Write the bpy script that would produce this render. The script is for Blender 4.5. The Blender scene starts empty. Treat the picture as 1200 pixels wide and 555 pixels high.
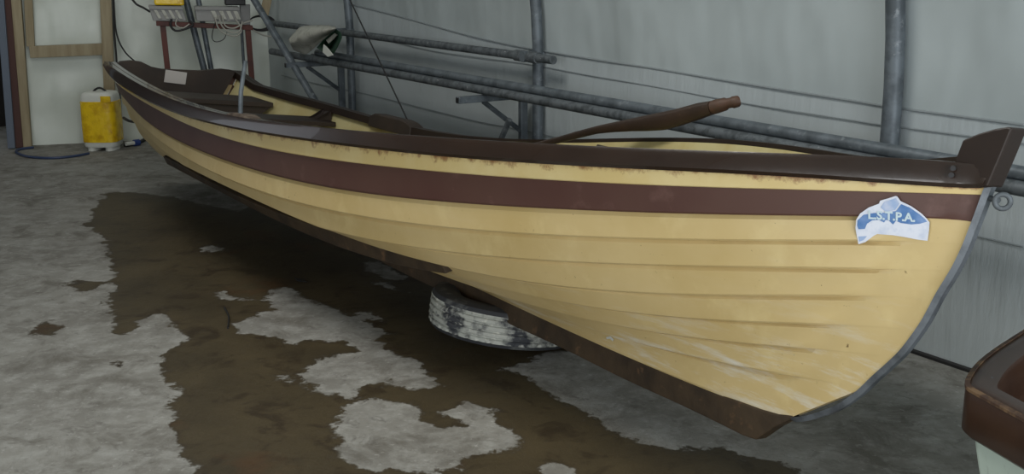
import bpy, bmesh, math, random
import numpy as np
from mathutils import Vector, noise
from mathutils.bvhtree import BVHTree
from mathutils.geometry import delaunay_2d_cdt
random.seed(7)
sc = bpy.context.scene
col = sc.collection

# ------------------------------------------------------------------ camera
F, HC, HOR, CX, CY = 1350., 1.5, -55., 600., 277.5
PI = math.pi
pitch = math.atan((CY-HOR)/F); cp, sp = math.cos(pitch), math.sin(pitch)
O = np.array([0, 0, HC])
cam = bpy.data.cameras.new('camera'); co = bpy.data.objects.new('camera', cam); col.objects.link(co)
co.location = (0, 0, HC); co.rotation_euler = (PI/2-pitch, 0, 0)
cam.sensor_width = 36; cam.lens = F/1200*36; cam.clip_start = .05
sc.camera = co
def ray(u, v):
    x = (u-CX)/F; y = -(v-CY)/F
    return np.array([x, cp+y*sp, -sp+y*cp])
def proj(P):
    X, Y, Z = P[..., 0], P[..., 1], P[..., 2]-HC
    d = Y*cp-Z*sp; up = Y*sp+Z*cp
    return CX+F*X/d, CY-F*up/d
def atz(u, v, z=0.):
    r = ray(u, v); return O+r*((z-HC)/r[2])
ax = ray(-310, HOR); ax[2] = 0; ax /= np.linalg.norm(ax)          # direction of tunnel wall and boat, away from camera
nn = np.array([-ax[1], ax[0], 0.])                                # towards the camera's side of the tunnel
if nn[1] > 0: nn = -nn
UP = np.array([0, 0, 1.])
def W(s, off, z): return ax*s-nn*off+UP*z
def onoff(u, v, off):                                             # the point of a sight line at a distance from the camera's lane
    r = ray(u, v); t = (-off-O@nn)/(r@nn); return O+r*t
def onplane(u, v, P0, N):
    r = ray(u, v); return O+r*(((P0-O)@N)/(r@N))

# ------------------------------------------------------------------ helpers
WL = {}
def empty(name, loc):
    o = bpy.data.objects.new(name, None); col.objects.link(o); o.location = tuple(loc); o.empty_display_size = .1
    WL[o.name] = np.array(loc, float); return o
def tag(o, label=None, cat=None, group=None, kind=None):
    if label: o['label'] = label
    if cat: o['category'] = cat
    if group: o['group'] = group
    if kind: o['kind'] = kind
    return o
def obj(name, verts, faces, mat, parent=None, smooth=False, mats=None, fmat=None, base=None):
    base = WL[parent.name] if parent is not None else (np.array(base, float) if base is not None else np.zeros(3))
    me = bpy.data.meshes.new(name)
    me.from_pydata([tuple(np.asarray(v, float)-base) for v in verts], [], [tuple(int(i) for i in f) for f in faces])
    for m in (mats or [mat]): me.materials.append(m)
    if fmat is not None:
        for p, i in zip(me.polygons, fmat): p.material_index = i
    bm = bmesh.new(); bm.from_mesh(me); bmesh.ops.recalc_face_normals(bm, faces=bm.faces); bm.to_mesh(me); bm.free()
    if smooth:
        for p in me.polygons: p.use_smooth = True
    me.validate(); me.update()
    o = bpy.data.objects.new(name, me); col.objects.link(o)
    if parent is not None: o.parent = parent
    else: o.location = tuple(base)
    WL[o.name] = base; return o
def sharp(o, deg=35):
    me = o.data
    bm = bmesh.new(); bm.from_mesh(me)
    for e in bm.edges:
        e.smooth = not (len(e.link_faces) == 2 and e.calc_face_angle(0) > math.radians(deg))
    for f in bm.faces: f.smooth = True
    bm.to_mesh(me); bm.free(); return o
class MB:
    def __init__(s): s.v = []; s.f = []
    def add(s, v, f):
        b = len(s.v); s.v += [np.asarray(p, float) for p in v]; s.f += [[i+b for i in q] for q in f]; return s
    def hexa(s, p):                                              # 8 points: bottom ring 0-3, top ring 4-7
        return s.add(p, [(0, 3, 2, 1), (4, 5, 6, 7), (0, 1, 5, 4), (1, 2, 6, 5), (2, 3, 7, 6), (3, 0, 4, 7)])
    def box(s, c, X, Y, Z):                                      # centre and half axes
        c, X, Y, Z = [np.asarray(q, float) for q in (c, X, Y, Z)]
        return s.hexa([c-X-Y-Z, c+X-Y-Z, c+X+Y-Z, c-X+Y-Z, c-X-Y+Z, c+X-Y+Z, c+X+Y+Z, c-X+Y+Z])
    def tube(s, pts, r, n=12, cap=True, closed=False, flat=1.0, upv=None):
        pts = [np.asarray(p, float) for p in pts]; m = len(pts)
        rr = r if hasattr(r, '__len__') else [r]*m
        nrm = None; rings = []
        for i, p in enumerate(pts):
            if closed: t = pts[(i+1) % m]-pts[i-1]
            else: t = pts[min(i+1, m-1)]-pts[max(i-1, 0)]
            t = t/ (np.linalg.norm(t)+1e-12)
            if nrm is None:
                h = np.array(upv if upv is not None else (UP if abs(t[2]) < .9 else [1., 0, 0]), float)
                nrm = h-t*(h@t)
            else: nrm = nrm-t*(nrm@t)
            nrm = nrm/np.linalg.norm(nrm); bn = np.cross(t, nrm)
            rings.append([p+rr[i]*(math.cos(2*PI*k/n)*nrm*flat+math.sin(2*PI*k/n)*bn) for k in range(n)])
        V = [q for R in rings for q in R]; Fc = []
        for i in range(m if closed else m-1):
            j = (i+1) % m
            for k in range(n): Fc.append((i*n+k, i*n+(k+1) % n, j*n+(k+1) % n, j*n+k))
        if cap and not closed: Fc += [tuple(range(n))[::-1], tuple((m-1)*n+k for k in range(n))]
        return s.add(V, Fc)
    def sweep(s, sections, cap=True):                            # closed sections with equal counts
        m, n = len(sections), len(sections[0]); V = [q for R in sections for q in R]; Fc = []
        for i in range(m-1):
            for k in range(n): Fc.append((i*n+k, i*n+(k+1) % n, (i+1)*n+(k+1) % n, (i+1)*n+k))
        if cap: Fc += [tuple(range(n))[::-1], tuple((m-1)*n+k for k in range(n))]
        return s.add(V, Fc)
    def prism(s, poly, N):                                       # polygon extruded by vector N
        n = len(poly); V = [np.asarray(p, float) for p in poly]+[np.asarray(p, float)+N for p in poly]
        return s.add(V, [tuple(range(n))[::-1], tuple(range(n, 2*n))]+[(k, (k+1) % n, n+(k+1) % n, n+k) for k in range(n)])
    def build(s, name, mat, parent=None, smooth=False, base=None, bevel=0, crease=35):
        o = obj(name, s.v, s.f, mat, parent, False, base=base)
        if bevel:
            m = o.modifiers.new('bevel', 'BEVEL'); m.width = bevel; m.segments = 2; m.limit_method = 'ANGLE'; m.angle_limit = .6
        if smooth: sharp(o, crease)
        return o
def grid(nu, nv, fn):
    V = [fn(i, j) for i in range(nu) for j in range(nv)]
    Fc = [(i*nv+j, (i+1)*nv+j, (i+1)*nv+j+1, i*nv+j+1) for i in range(nu-1) for j in range(nv-1)]
    return V, Fc
def bez(p0, p1, p2, p3, n=12):
    p0, p1, p2, p3 = [np.asarray(q, float) for q in (p0, p1, p2, p3)]
    return [(1-t)**3*p0+3*t*(1-t)**2*p1+3*t*t*(1-t)*p2+t**3*p3 for t in np.linspace(0, 1, n)]
def spline(pts, n=8):
    P = [np.asarray(p, float) for p in pts]; out = []
    for i in range(len(P)-1):
        a, b, c, d = P[max(i-1, 0)], P[i], P[i+1], P[min(i+2, len(P)-1)]
        for k in range(n):
            t = k/n; out.append(.5*((2*b)+(c-a)*t+(2*a-5*b+4*c-d)*t*t+(3*b-a-3*c+d)*t**3))
    return out+[P[-1]]

# ------------------------------------------------------------------ materials
def rgb(r, g, b):
    f = lambda c: ((c/255+.055)/1.055)**2.4 if c > 10 else c/255/12.92
    return (f(r), f(g), f(b), 1)
def mat(name, base, rough=.6, metal=0., layers=(), bump=None, spec=.5, coat=0.):
    """layers: (colour, noise scale, low, high, detail, stretch) mixed over the base; bump: (scale, strength, distance, stretch)"""
    m = bpy.data.materials.new(name); m.use_nodes = True; nt = m.node_tree; N = nt.nodes; L = nt.links
    bs = N['Principled BSDF']; bs.inputs['Roughness'].default_value = rough; bs.inputs['Metallic'].default_value = metal
    bs.inputs['Specular IOR Level'].default_value = spec; bs.inputs['Coat Weight'].default_value = coat
    tc = N.new('ShaderNodeTexCoord'); src = None
    def nz(scale, detail, stretch):
        mp = N.new('ShaderNodeMapping'); mp.inputs['Scale'].default_value = stretch; L.new(tc.outputs['Object'], mp.inputs['Vector'])
        t = N.new('ShaderNodeTexNoise'); t.inputs['Scale'].default_value = scale; t.inputs['Detail'].default_value = detail
        t.inputs['Roughness'].default_value = .6
        L.new(mp.outputs[0], t.inputs['Vector']); return t
    for c, s, lo, hi, det, st in layers:
        t = nz(s, det, st); r = N.new('ShaderNodeMapRange'); r.inputs['From Min'].default_value = lo; r.inputs['From Max'].default_value = hi
        L.new(t.outputs['Fac'], r.inputs['Value'])
        mx = N.new('ShaderNodeMix'); mx.data_type = 'RGBA'; L.new(r.outputs[0], mx.inputs[0])
        if src is None: mx.inputs[6].default_value = base
        else: L.new(src, mx.inputs[6])
        mx.inputs[7].default_value = c; src = mx.outputs[2]
    if src is None: bs.inputs['Base Color'].default_value = base
    else: L.new(src, bs.inputs['Base Color'])
    if bump:
        t = nz(bump[0], bump[4] if len(bump) > 4 else 6, bump[3] if len(bump) > 3 else (1, 1, 1)); b = N.new('ShaderNodeBump')
        b.inputs['Strength'].default_value = bump[1]; b.inputs['Distance'].default_value = bump[2]
        L.new(t.outputs['Fac'], b.inputs['Height']); L.new(b.outputs[0], bs.inputs['Normal'])
    m['src'] = 1
    return m
ST = (1, 1, 1)
M = {}
M['cream'] = mat('cream_paint', rgb(214, 190, 128), .42, layers=[(rgb(202, 176, 116), 2.2, .4, .7, 5, ST), (rgb(226, 206, 150), 5, .5, .8, 6, ST), (rgb(150, 130, 84), 40, .68, .8, 6, ST)], bump=(60, .08, .002))
M['worn'] = M['cream']
M['inner'] = mat('inner_cream_paint', rgb(198, 187, 138), .55, layers=[(rgb(180, 160, 100), 3, .45, .7, 6, ST)])
M['brown'] = mat('maroon_brown_paint', rgb(88, 60, 51), .48, layers=[(rgb(82, 52, 45), 3, .4, .65, 5, ST), (rgb(112, 82, 74), 9, .6, .8, 6, ST)], bump=(50, .06, .002))
M['rail'] = mat('dark_brown_wood_paint', rgb(46, 33, 25), .26, layers=[(rgb(38, 26, 19), 4, .4, .7, 6, ST), (rgb(80, 66, 56), 26, .68, .84, 8, ST)], bump=(45, .12, .003), coat=.5)
M['keel'] = mat('weathered_dark_timber', rgb(66, 52, 35), .62, layers=[(rgb(40, 30, 20), 6, .4, .65, 8, ST), (rgb(112, 84, 58), 16, .6, .75, 8, ST)], bump=(25, .4, .006))
M['dark'] = mat('dark_interior_paint', rgb(44, 34, 27), .6, layers=[(rgb(58, 46, 36), 5, .45, .7, 6, ST)])
M['dark_rail'] = mat('darker_brown_paint', rgb(42, 30, 23), .45, layers=[(rgb(34, 24, 18), 4, .4, .7, 6, ST)], bump=(40, .1, .002))
M['galv'] = mat('galvanised_steel', rgb(104, 112, 118), .5, .35, layers=[(rgb(80, 87, 92), 12, .42, .62, 6, ST), (rgb(136, 142, 146), 30, .6, .75, 6, ST)], bump=(60, .1, .002))
M['galv_old'] = mat('dull_scratched_steel', rgb(100, 106, 110), .6, .3, layers=[(rgb(72, 77, 80), 22, .45, .6, 8, ST), (rgb(165, 168, 170), 40, .64, .72, 8, ST)], bump=(50, .15, .003))
M['strip'] = mat('stem_band_metal', rgb(120, 126, 132), .45, .5, layers=[(rgb(80, 84, 88), 10, .45, .65, 6, ST)])
M['redsteel'] = mat('red_oxide_steel', rgb(92, 44, 34), .6, layers=[(rgb(66, 32, 26), 9, .4, .7, 6, ST)])
M['timber'] = mat('raw_softwood', rgb(160, 148, 120), .7, layers=[(rgb(138, 124, 96), 3, .4, .65, 8, (6, 6, .6)), (rgb(92, 74, 54), 5, .7, .76, 3, ST)], bump=(10, .2, .003, (5, 5, .6)))
M['film'] = mat('white_plastic_film', rgb(206, 213, 204), .28, layers=[(rgb(194, 201, 191), 2, .4, .7, 5, ST)], bump=(1.6, .6, .16, (1, 1, .5), 2))
M['roof'] = mat('grey_tunnel_cover', rgb(168, 177, 178), .5, layers=[(rgb(158, 167, 168), 1.2, .4, .7, 4, ST)], bump=(1.3, .8, .10, (1, 1, .5), 3))
M['liner'] = mat('pale_tunnel_liner', rgb(176, 184, 186), .5, layers=[(rgb(166, 174, 176), 1.5, .4, .7, 4, ST), (rgb(140, 140, 132), 8, .7, .85, 6, (1, 1, .3))], bump=(5, .4, .02, (2.2, 2.2, .35)))
M['seam'] = mat('sheet_seam', rgb(136, 143, 145), .6)
M['rubber'] = mat('black_rubber', rgb(30, 30, 31), .6)
M['blue'] = mat('blue_hose', rgb(52, 66, 96), .45)
M['bluefit'] = mat('blue_plastic', rgb(44, 66, 128), .4)
M['yellow'] = mat('yellow_wrap', rgb(238, 200, 30), .25, layers=[(rgb(200, 156, 10), 14, .45, .65, 5, ST)], bump=(26, .5, .01, (1, 1, .6)))
M['white'] = mat('white_plastic', rgb(214, 216, 208), .45)
M['white_dirty'] = mat('dull_white_plastic', rgb(176, 176, 166), .55, layers=[(rgb(140, 140, 130), 20, .5, .7, 5, ST)], bump=(20, .3, .005))
M['greybox'] = mat('grey_enclosure', rgb(134, 134, 132), .5)
M['black'] = mat('black_plastic', rgb(22, 22, 24), .5)
M['green'] = mat('dark_green_lining', rgb(26, 58, 40), .6)
M['cable_w'] = mat('pale_cable', rgb(168, 166, 156), .5)
M['paper'] = mat('pale_notice_paper', rgb(196, 190, 184), .7)
M['stk_w'] = mat('sticker_white', rgb(226, 230, 240), .35, layers=[(rgb(206, 214, 230), 30, .5, .7, 3, ST)])
M['stk_b'] = mat('sticker_blue', rgb(84, 126, 180), .35, layers=[(rgb(130, 160, 205), 24, .42, .7, 3, ST)])
M['stk_b2'] = mat('sticker_pale_blue', rgb(164, 186, 220), .35, layers=[(rgb(196, 206, 228), 30, .45, .65, 3, ST)])
M['stk_l'] = mat('sticker_letters', rgb(205, 222, 228), .4)
M['dinghy_in'] = mat('dinghy_brown_rim', rgb(62, 43, 32), .3, layers=[(rgb(50, 34, 26), 5, .4, .7, 5, ST)], bump=(20, .1, .003))
M['edge'] = mat('worn_timber_edge', rgb(112, 88, 62), .7, layers=[(rgb(66, 46, 34), 25, .4, .55, 6, ST)])
M['mint'] = mat('pale_green_hull', rgb(192, 208, 196), .5, layers=[(rgb(130, 140, 130), 16, .62, .75, 8, (1, 1, .3))])
M['door_dark'] = mat('painted_door_dark', rgb(26, 22, 20), .8)  # shade of the unlit doorway put into the colour
M['bluepost'] = mat('blue_grey_post', rgb(92, 102, 116), .6)
M['maroonpost'] = mat('maroon_post', rgb(74, 46, 40), .7)

def rust_strake():
    """cream paint; rusty, chipped band along the strake's upper edge (attribute 'edge' runs 0 at its top edge to 1 at its lower edge)"""
    m = mat('cream_strake_with_rust', rgb(216, 192, 130), .45, layers=[(rgb(228, 210, 156), 4, .45, .75, 5, ST)])
    nt = m.node_tree; N = nt.nodes; L = nt.links; bs = N['Principled BSDF']; src = bs.inputs['Base Color'].links[0].from_socket
    at = N.new('ShaderNodeAttribute'); at.attribute_name = 'edge'; tc = N.new('ShaderNodeTexCoord')
    t = N.new('ShaderNodeTexNoise'); t.inputs['Scale'].default_value = 14; t.inputs['Detail'].default_value = 9; t.inputs['Roughness'].default_value = .75
    L.new(tc.outputs['Object'], t.inputs['Vector'])
    a = N.new('ShaderNodeMath'); a.operation = 'MULTIPLY_ADD'; L.new(at.outputs['Fac'], a.inputs[0]); a.inputs[1].default_value = -.34; L.new(t.outputs['Fac'], a.inputs[2])
    r = N.new('ShaderNodeMapRange'); r.inputs['From Min'].default_value = .42; r.inputs['From Max'].default_value = .56; L.new(a.outputs[0], r.inputs['Value'])
    mx = N.new('ShaderNodeMix'); mx.data_type = 'RGBA'; L.new(r.outputs[0], mx.inputs[0]); L.new(src, mx.inputs[6]); mx.inputs[7].default_value = rgb(150, 108, 66)
    L.new(mx.outputs[2], bs.inputs['Base Color']); return m
M['rust'] = rust_strake()

def scuffed_cream():
    m = mat('cream_paint_scuffed', rgb(211, 187, 133), .42, layers=[(rgb(200, 174, 116), 2.2, .4, .7, 5, ST), (rgb(226, 206, 150), 6, .55, .85, 6, ST), (rgb(128, 104, 66), 55, .7, .78, 3, ST)], bump=(60, .08, .002))
    nt = m.node_tree; N = nt.nodes; L = nt.links; bs = N['Principled BSDF']; src = bs.inputs['Base Color'].links[0].from_socket
    at = N.new('ShaderNodeAttribute'); at.attribute_name = 'scuff'; tc = N.new('ShaderNodeTexCoord')
    mp = N.new('ShaderNodeMapping'); mp.inputs['Rotation'].default_value = (0, 0, -math.atan2(ax[1], ax[0])); L.new(tc.outputs['Object'], mp.inputs[0])
    mp2 = N.new('ShaderNodeMapping'); mp2.inputs['Scale'].default_value = (1, 1, 7); L.new(mp.outputs[0], mp2.inputs[0])
    t = N.new('ShaderNodeTexNoise'); t.inputs['Scale'].default_value = 4; t.inputs['Detail'].default_value = 9; t.inputs['Roughness'].default_value = .7
    L.new(mp2.outputs[0], t.inputs['Vector'])
    a = N.new('ShaderNodeMath'); a.operation = 'MULTIPLY'; L.new(at.outputs['Fac'], a.inputs[0])
    r = N.new('ShaderNodeMapRange'); r.inputs['From Min'].default_value = .5; r.inputs['From Max'].default_value = .74; L.new(t.outputs['Fac'], r.inputs['Value']); L.new(r.outputs[0], a.inputs[1])
    mx = N.new('ShaderNodeMix'); mx.data_type = 'RGBA'; L.new(a.outputs[0], mx.inputs[0]); L.new(src, mx.inputs[6]); mx.inputs[7].default_value = rgb(224, 220, 206)
    L.new(mx.outputs[2], bs.inputs['Base Color']); return m
M['scuff'] = scuffed_cream()

# ------------------------------------------------------------------ the boat: frame
K0 = atz(871, 506, .165)
HEEL = math.radians(7)
bv = nn*math.cos(HEEL)+UP*math.sin(HEEL)                          # athwart, towards the camera
bw = np.cross(bv, ax); bw = bw if bw[2] > 0 else -bw              # boat's own up
def B(u, b, w): return K0+ax*u+bv*b+bw*w
def cen(px, py, b=0.):
    P = onplane(px, py, K0+bv*b, bv); return (P-K0)@ax, (P-K0)@bw
U_TR = cen(200, 187)[0]
C = {}
C['rail_top'] = [(128,73),(137,80),(150,90),(175,103),(206,116),(240,128),(278,138),(320,142.5),(360,147),(394,150),(440,155.5),(500,161),(560,165),(632,168),(729,171),(800,174),(861,177),(942,182),(1020,185),(1068,186),(1151,189),(1180,190)]
C['rail_bot'] = [(133,90),(147,101),(168,113),(189,125),(214,134),(249,143.5),(282,151),(321,158.5),(380,167),(440,175),(500,181),(560,186),(621,190),(702,195.4),(800,200),(888,205),(942,209),(1020,213),(1068,215.5),(1137,219),(1190,221)]
C['stripe_top'] = [(137,97),(147,105),(172,120),(191,132),(228,149),(271.5,164),(300,171),(342,180),(388,187.5),(440,193),(500,199),(540,203.3),(621,209),(702,213.5),(800,217.5),(888,221),(1020,224),(1104,226),(1158,228),(1190,229)]
C['L1'] = [(143,110),(152,122),(172,141.6),(191,155),(224,171),(261,187),(300,199.5),(320.5,204.5),(375,217.5),(442,228.5),(540,237),(621,243),(702,247),(800,249.5),(888,251),(1002,253),(1104,256),(1142,260),(1180,264)]
C['L2'] = [(148,122),(165,142),(183,159),(206.6,176),(241,197),(280,214),(320.5,228),(375,243.5),(442,255.7),(496,262),(540,266.8),(621,274),(702,277.5),(800,279.5),(1004,281.5),(1100,284),(1160,287)]
C['L3'] = [(334,254),(401.6,273),(442,280),(496,288),(540,294),(583,299),(640,304.6),(740,309.5),(824,311.5),(1000,313),(1069,314),(1150,317)]
C['L4'] = [(528,313),(576,323),(651,333),(740,340),(869.6,345),(1000,347),(1052,349),(1130,353)]
C['L5'] = [(601,340.6),(651,351),(702,358),(732,362),(824,371),(916,377.5),(1000,382),(1110,389)]
C['L6'] = [(640,361),(709,377),(778,387),(869.6,399),(989,413.5),(1080,424)]
C['L7'] = [(667.5,373.5),(732,394),(800.7,413),(869.6,428.5),(961,445.5),(1040,460)]
C['garb'] = [(525,318),(576,340.5),(601,353),(631,368),(661,382),(692,396),(740,417.5),(788,440.5),(856,466),(909,483.5),(927,489.5)]
names = ['rail_bot', 'stripe_top', 'L1', 'L2', 'L3', 'L4', 'L5', 'L6', 'L7', 'garb']
stem_px = [(927,490),(945,489),(966,483),(986,475),(1008,460),(1027,442),(1045,426),(1062,409),(1082,382),(1092,365),(1102,346),(1113,328),(1123,311),(1134,288),(1143,265),(1150,247),(1158,225),(1163,214),(1170,196)]
stem_uw = np.array([cen(*q) for q in stem_px])
# end points of every line on the stem: where its image curve crosses the stem's image curve
def stem_hit(name):
    c = np.array(C[name]); best = None
    xs = np.interp(np.linspace(0, 1, 600), np.linspace(0, 1, len(stem_px)), [q[0] for q in stem_px])
    ys = np.interp(np.linspace(0, 1, 600), np.linspace(0, 1, len(stem_px)), [q[1] for q in stem_px])
    i = int(np.argmin(abs(ys-np.interp(xs, c[:, 0], c[:, 1])))); return cen(xs[i], ys[i])
#        mid half-breadth, bow fullness, length of entry, transom half-breadth, transom height
PR = {'rail_top': (.605, 3.0, 3.3, .435, .645), 'rail_bot': (.595, 3.0, 3.3, .425, .585), 'stripe_top': (.59, 2.9, 3.3, .395, .52), 'L1': (.575, 2.7, 3.3, .345, .40),
      'L2': (.555, 2.5, 3.3, .315, .345), 'L3': (.525, 2.3, 3.4, .265, .27), 'L4': (.475, 2.1, 3.5, .215, .20), 'L5': (.40, 1.9, 3.6, .16, .14),
      'L6': (.30, 1.75, 3.7, .10, .10), 'L7': (.18, 1.6, 3.7, .055, .08), 'garb': (.03, 1.5, 3.6, .02, .065)}
NS = 121; ts = np.linspace(0, 1, NS)
def halfb(name, us, us0):
    m, pw, L, bt, wt = PR[name]
    x = np.clip((us-us0)/L, 0, 1); g = 1-(1-x)**pw
    y = np.clip((us-(us0+L))/(U_TR-us0-L), 0, 1)
    h = m*g*(1-y**2)+bt*y**2
    return np.maximum(h, .012+0*us)
LINES = {}
def solve(name):
    c = np.array(C[name]); u0, w0 = (stem_hit(name) if name != 'garb' else cen(927, 489.5))
    us = u0+(U_TR-u0)*ts**1.25
    b = halfb(name, us, u0); ws = np.full(NS, np.nan)
    Wg = np.linspace(-.25, 1.15, 1401)
    for i, (u, bb) in enumerate(zip(us, b)):
        P = B(u, bb, 0)[None, :]+Wg[:, None]*bw[None, :]
        x, y = proj(P)
        ok = (x >= c[0, 0]-3) & (x <= c[-1, 0]+3)
        if ok.any():
            e = abs(y-np.interp(x, c[:, 0], c[:, 1])); e[~ok] = 99; k = int(np.argmin(e))
            if e[k] < 1.5: ws[i] = Wg[k]
    ws[0] = w0; wt = PR[name][4]
    good = ~np.isnan(ws)
    tt = list(ts[good]); wv = list(ws[good]); wt_l = [1.]*len(tt); wt_l[0] = 40
    if not good[-1] or name not in ('rail_top', 'rail_bot', 'stripe_top', 'L1', 'L2'):
        last = tt[-1]
        if last > .97: tt, wv, wt_l = tt[:-3], wv[:-3], wt_l[:-3]; last = tt[-1]
        for k in range(1, 9):                                     # hidden run: eased to the transom height
            q = k/8; tt.append(last+(1-last)*q); wv.append(wv[len(wv)-k]+(wt-wv[len(wv)-k])*(q*q*(3-2*q))); wt_l.append(1.)
    deg = 8 if name in ('rail_top', 'rail_bot', 'stripe_top', 'L1', 'L2') else 6
    cf = np.polynomial.chebyshev.Chebyshev.fit(tt, wv, deg, w=wt_l, domain=[0, 1])
    w = cf(ts)
    LINES[name] = (us, b, w)
for nm in ['rail_top']+names: solve(nm)
# keep the lines in order from keel to sheer where they are hidden
for i in range(NS):
    prev = None
    for nm in names[::-1]:
        us, b, w = LINES[nm]
        if prev is not None and w[i] < prev+.012: w[i] = prev+.012
        prev = w[i]
import os
if os.environ.get('DBG'):
    for nm in ['rail_top']+names:
        us, b, w = LINES[nm]; print(nm, ' '.join('%.2f/%.2f/%.2f' % (us[i], b[i], w[i]) for i in range(0, NS, 12)))
# far rail: its own sheer, as the photo shows a slight twist
fx = [283, 292, 340, 370, 398, 430, 484, 536, 590, 650, 720, 780, 915, 1000, 1100]; fy = [91, 100, 111, 117.5, 124, 133, 147, 160, 163, 164, 159, 160, 170, 180, 190]
us_, b_, w_ = LINES['rail_top']; wf = []
for i in range(NS):
    Wg = np.linspace(w_[i]-.08, w_[i]+.08, 161)
    x, y = proj(B(us_[i], -b_[i], 0)[None, :]+Wg[:, None]*bw[None, :])
    e = abs(y-np.interp(x, fx, fy)); wf.append(Wg[int(np.argmin(e))]-w_[i])
wf = np.array(wf); wgt = np.where((ts > .08) & (ts < .97), 1., .05)
cf = np.polynomial.chebyshev.Chebyshev.fit(ts, wf, 6, w=wgt, domain=[0, 1]); FAR = np.clip(cf(ts), -.05, .05)*np.clip(ts/.12, 0, 1)*np.clip((1-ts)/.04, 0, 1)
def line(name, side=1, db=0., dw=0.):
    us, b, w = LINES[name]; add = FAR if side < 0 else 0*ts
    k = {'rail_top': 1, 'rail_bot': 1, 'stripe_top': .9, 'L1': .7, 'L2': .5, 'L3': .3}.get(name, 0)
    bb = np.maximum(b+db*np.clip((us-us[0])/.25, 0.12, 1), .008)
    return [B(us[i], side*bb[i], w[i]+dw+add[i]*k) for i in range(NS)]

boat = empty('rowing_boat', (B(2.6, 0, 0)[0], B(2.6, 0, 0)[1], 0))
tag(boat, 'long clinker rowing boat, cream with brown stripe and dark gunwale, propped on a tyre', 'boat')

# ------------------------------------------------------------------ outer planking
def planking(side):
    V, Fc, Fm, edge, scuff = [], [], [], [], []
    for k in range(len(names)-1):
        top, bot = names[k], names[k+1]
        mi = 1 if k == 1 else (2 if k == 0 else 0)
        lap = .0125 if k >= 2 else .007
        T = line(top, side, .0 if k == 0 else -.002); Bo = line(bot, side)
        usb = LINES[bot][0]
        fade = np.clip((usb-usb[0]-(.13, .14, .16, .2, .22, .2, .2, .1)[k-2 if k < 9 else 7])/.05, 0, 1) if k >= 2 else np.clip((usb-usb[0])/.1, 0, 1)
        utp = LINES[top][0]; kt = k-1
        fT = np.clip((utp-utp[0]-(.13, .14, .16, .2, .22, .2, .2, .1)[min(max(kt-2, 0), 7)])/.05, 0, 1)
        base = len(V); FS = [0, .09, .17, .36, .68, .93, 1.]; NR = len(FS); gv = (0, .0085, .0028, 0, 0, 0, 0) if k >= 2 else (0,)*7; gv = (.013, .009)+(0,)*5 if k >= 2 else gv
        for i in range(NS):
            d = Bo[i]-T[i]; outw = np.cross(d, ax); outw = outw/ (np.linalg.norm(outw)+1e-9)
            if outw@bv*side < 0: outw = -outw
            for r in range(NR):
                f = FS[r]; V.append(T[i]+d*f+outw*(lap*min(f/.93, 1)-(.003 if r == NR-1 else 0))*fade[i]-outw*gv[r]*fT[i]); edge.append(f); scuff.append(1. if k >= 7 else (.5 if k == 6 else (.2 if k == 5 else .04)))
            V.append(Bo[i]-outw*.010*fade[i]); edge.append(1); scuff.append(0)
        R = NR+1
        for i in range(NS-1):
            for r in range(R-1):
                q = base+i*R+r; Fc.append((q, q+R, q+R+1, q+1)); Fm.append(mi)
    return V, Fc, Fm, edge, scuff
V, Fc, Fm, E_, S_ = planking(1); V2, F2, Fm2, E2, S2 = planking(-1)
nv = len(V); V += V2; Fc += [tuple(i+nv for i in f) for f in F2]; Fm += Fm2; E_ += E2; S_ += S2
# transom closing the stern
ringL = [line(nm, 1)[-1] for nm in names]; ringR = [line(nm, -1)[-1] for nm in names]
base = len(V)
for a_, b2 in zip(ringL, ringR):
    for f in np.linspace(0, 1, 7): V.append(a_+(b2-a_)*f); E_.append(1.); S_.append(0.)
for k in range(len(names)-1):
    for j in range(6): Fc.append((base+k*7+j, base+(k+1)*7+j, base+(k+1)*7+j+1, base+k*7+j+1)); Fm.append(1 if k < 1 else 0)
hull = obj('hull', V, Fc, None, boat, mats=[M['scuff'], M['brown'], M['rust']], fmat=Fm)
for nm, dat in (('edge', E_), ('scuff', S_)):
    at = hull.data.attributes.new(nm, 'FLOAT', 'POINT'); at.data.foreach_set('value', dat)
sharp(hull, 24)
hullV = [Vector(v) for v in V]; bvh = BVHTree.FromPolygons(hullV, [list(f) for f in Fc])
def onhull(px, py, lift=.003):
    r = Vector(ray(px, py)).normalized(); h = bvh.ray_cast(Vector(O), r)
    if h[0] is None: return None
    nrm = h[1] if h[1].dot(r) < 0 else -h[1]
    return np.array(h[0]+nrm*lift)
# inner skin
MBi = MB()
for side in (1, -1):
    rows = [line('rail_top', side, -.016, -.016)]+[line(nm, side, -.022, .012) for nm in [ 'L1', 'L2', 'L3', 'L4', 'L5', 'L6', 'garb']]
    i0 = 3
    v, f = grid(NS-i0-1, len(rows), lambda i, j: rows[j][i+i0])
    MBi.add(v, f)
MBi.build('inner_skin', M['inner'], boat, smooth=True, crease=60)

# gunwale rails
def rail(side, name, m_):
    T = line('rail_top', side, .012); Bo = line('rail_bot', side, .016)
    secs = []
    for i in range(0, NS):
        t, b0 = T[i], Bo[i]; out = bv*side
        wid = .062*min(1, .35+i/14)*(1 if side > 0 else (.4 if LINES['rail_top'][0][i] < 1.9 else min(1, .4+(LINES['rail_top'][0][i]-1.9)*.8)))
        d = (t-b0); h = np.linalg.norm(d); d = d/h; u_ = LINES['rail_top'][0][i]; lip = .034 if side > 0 else .010+.030*min(1, max(0, (u_-2.2)/.8))
        s = [b0-out*.004, b0+out*.012, b0+out*.02+d*.01, t+out*.012-d*.012, t+out*.004, t-out*wid*.45, t-out*wid*.5-bw*.005, t-out*wid*.55, t-out*wid, t-out*wid-bw*lip, b0-out*.02+d*.03]
        secs.append(s)
    mb = MB().sweep(secs); return mb.build(name, m_, boat, smooth=True, crease=30)
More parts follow.
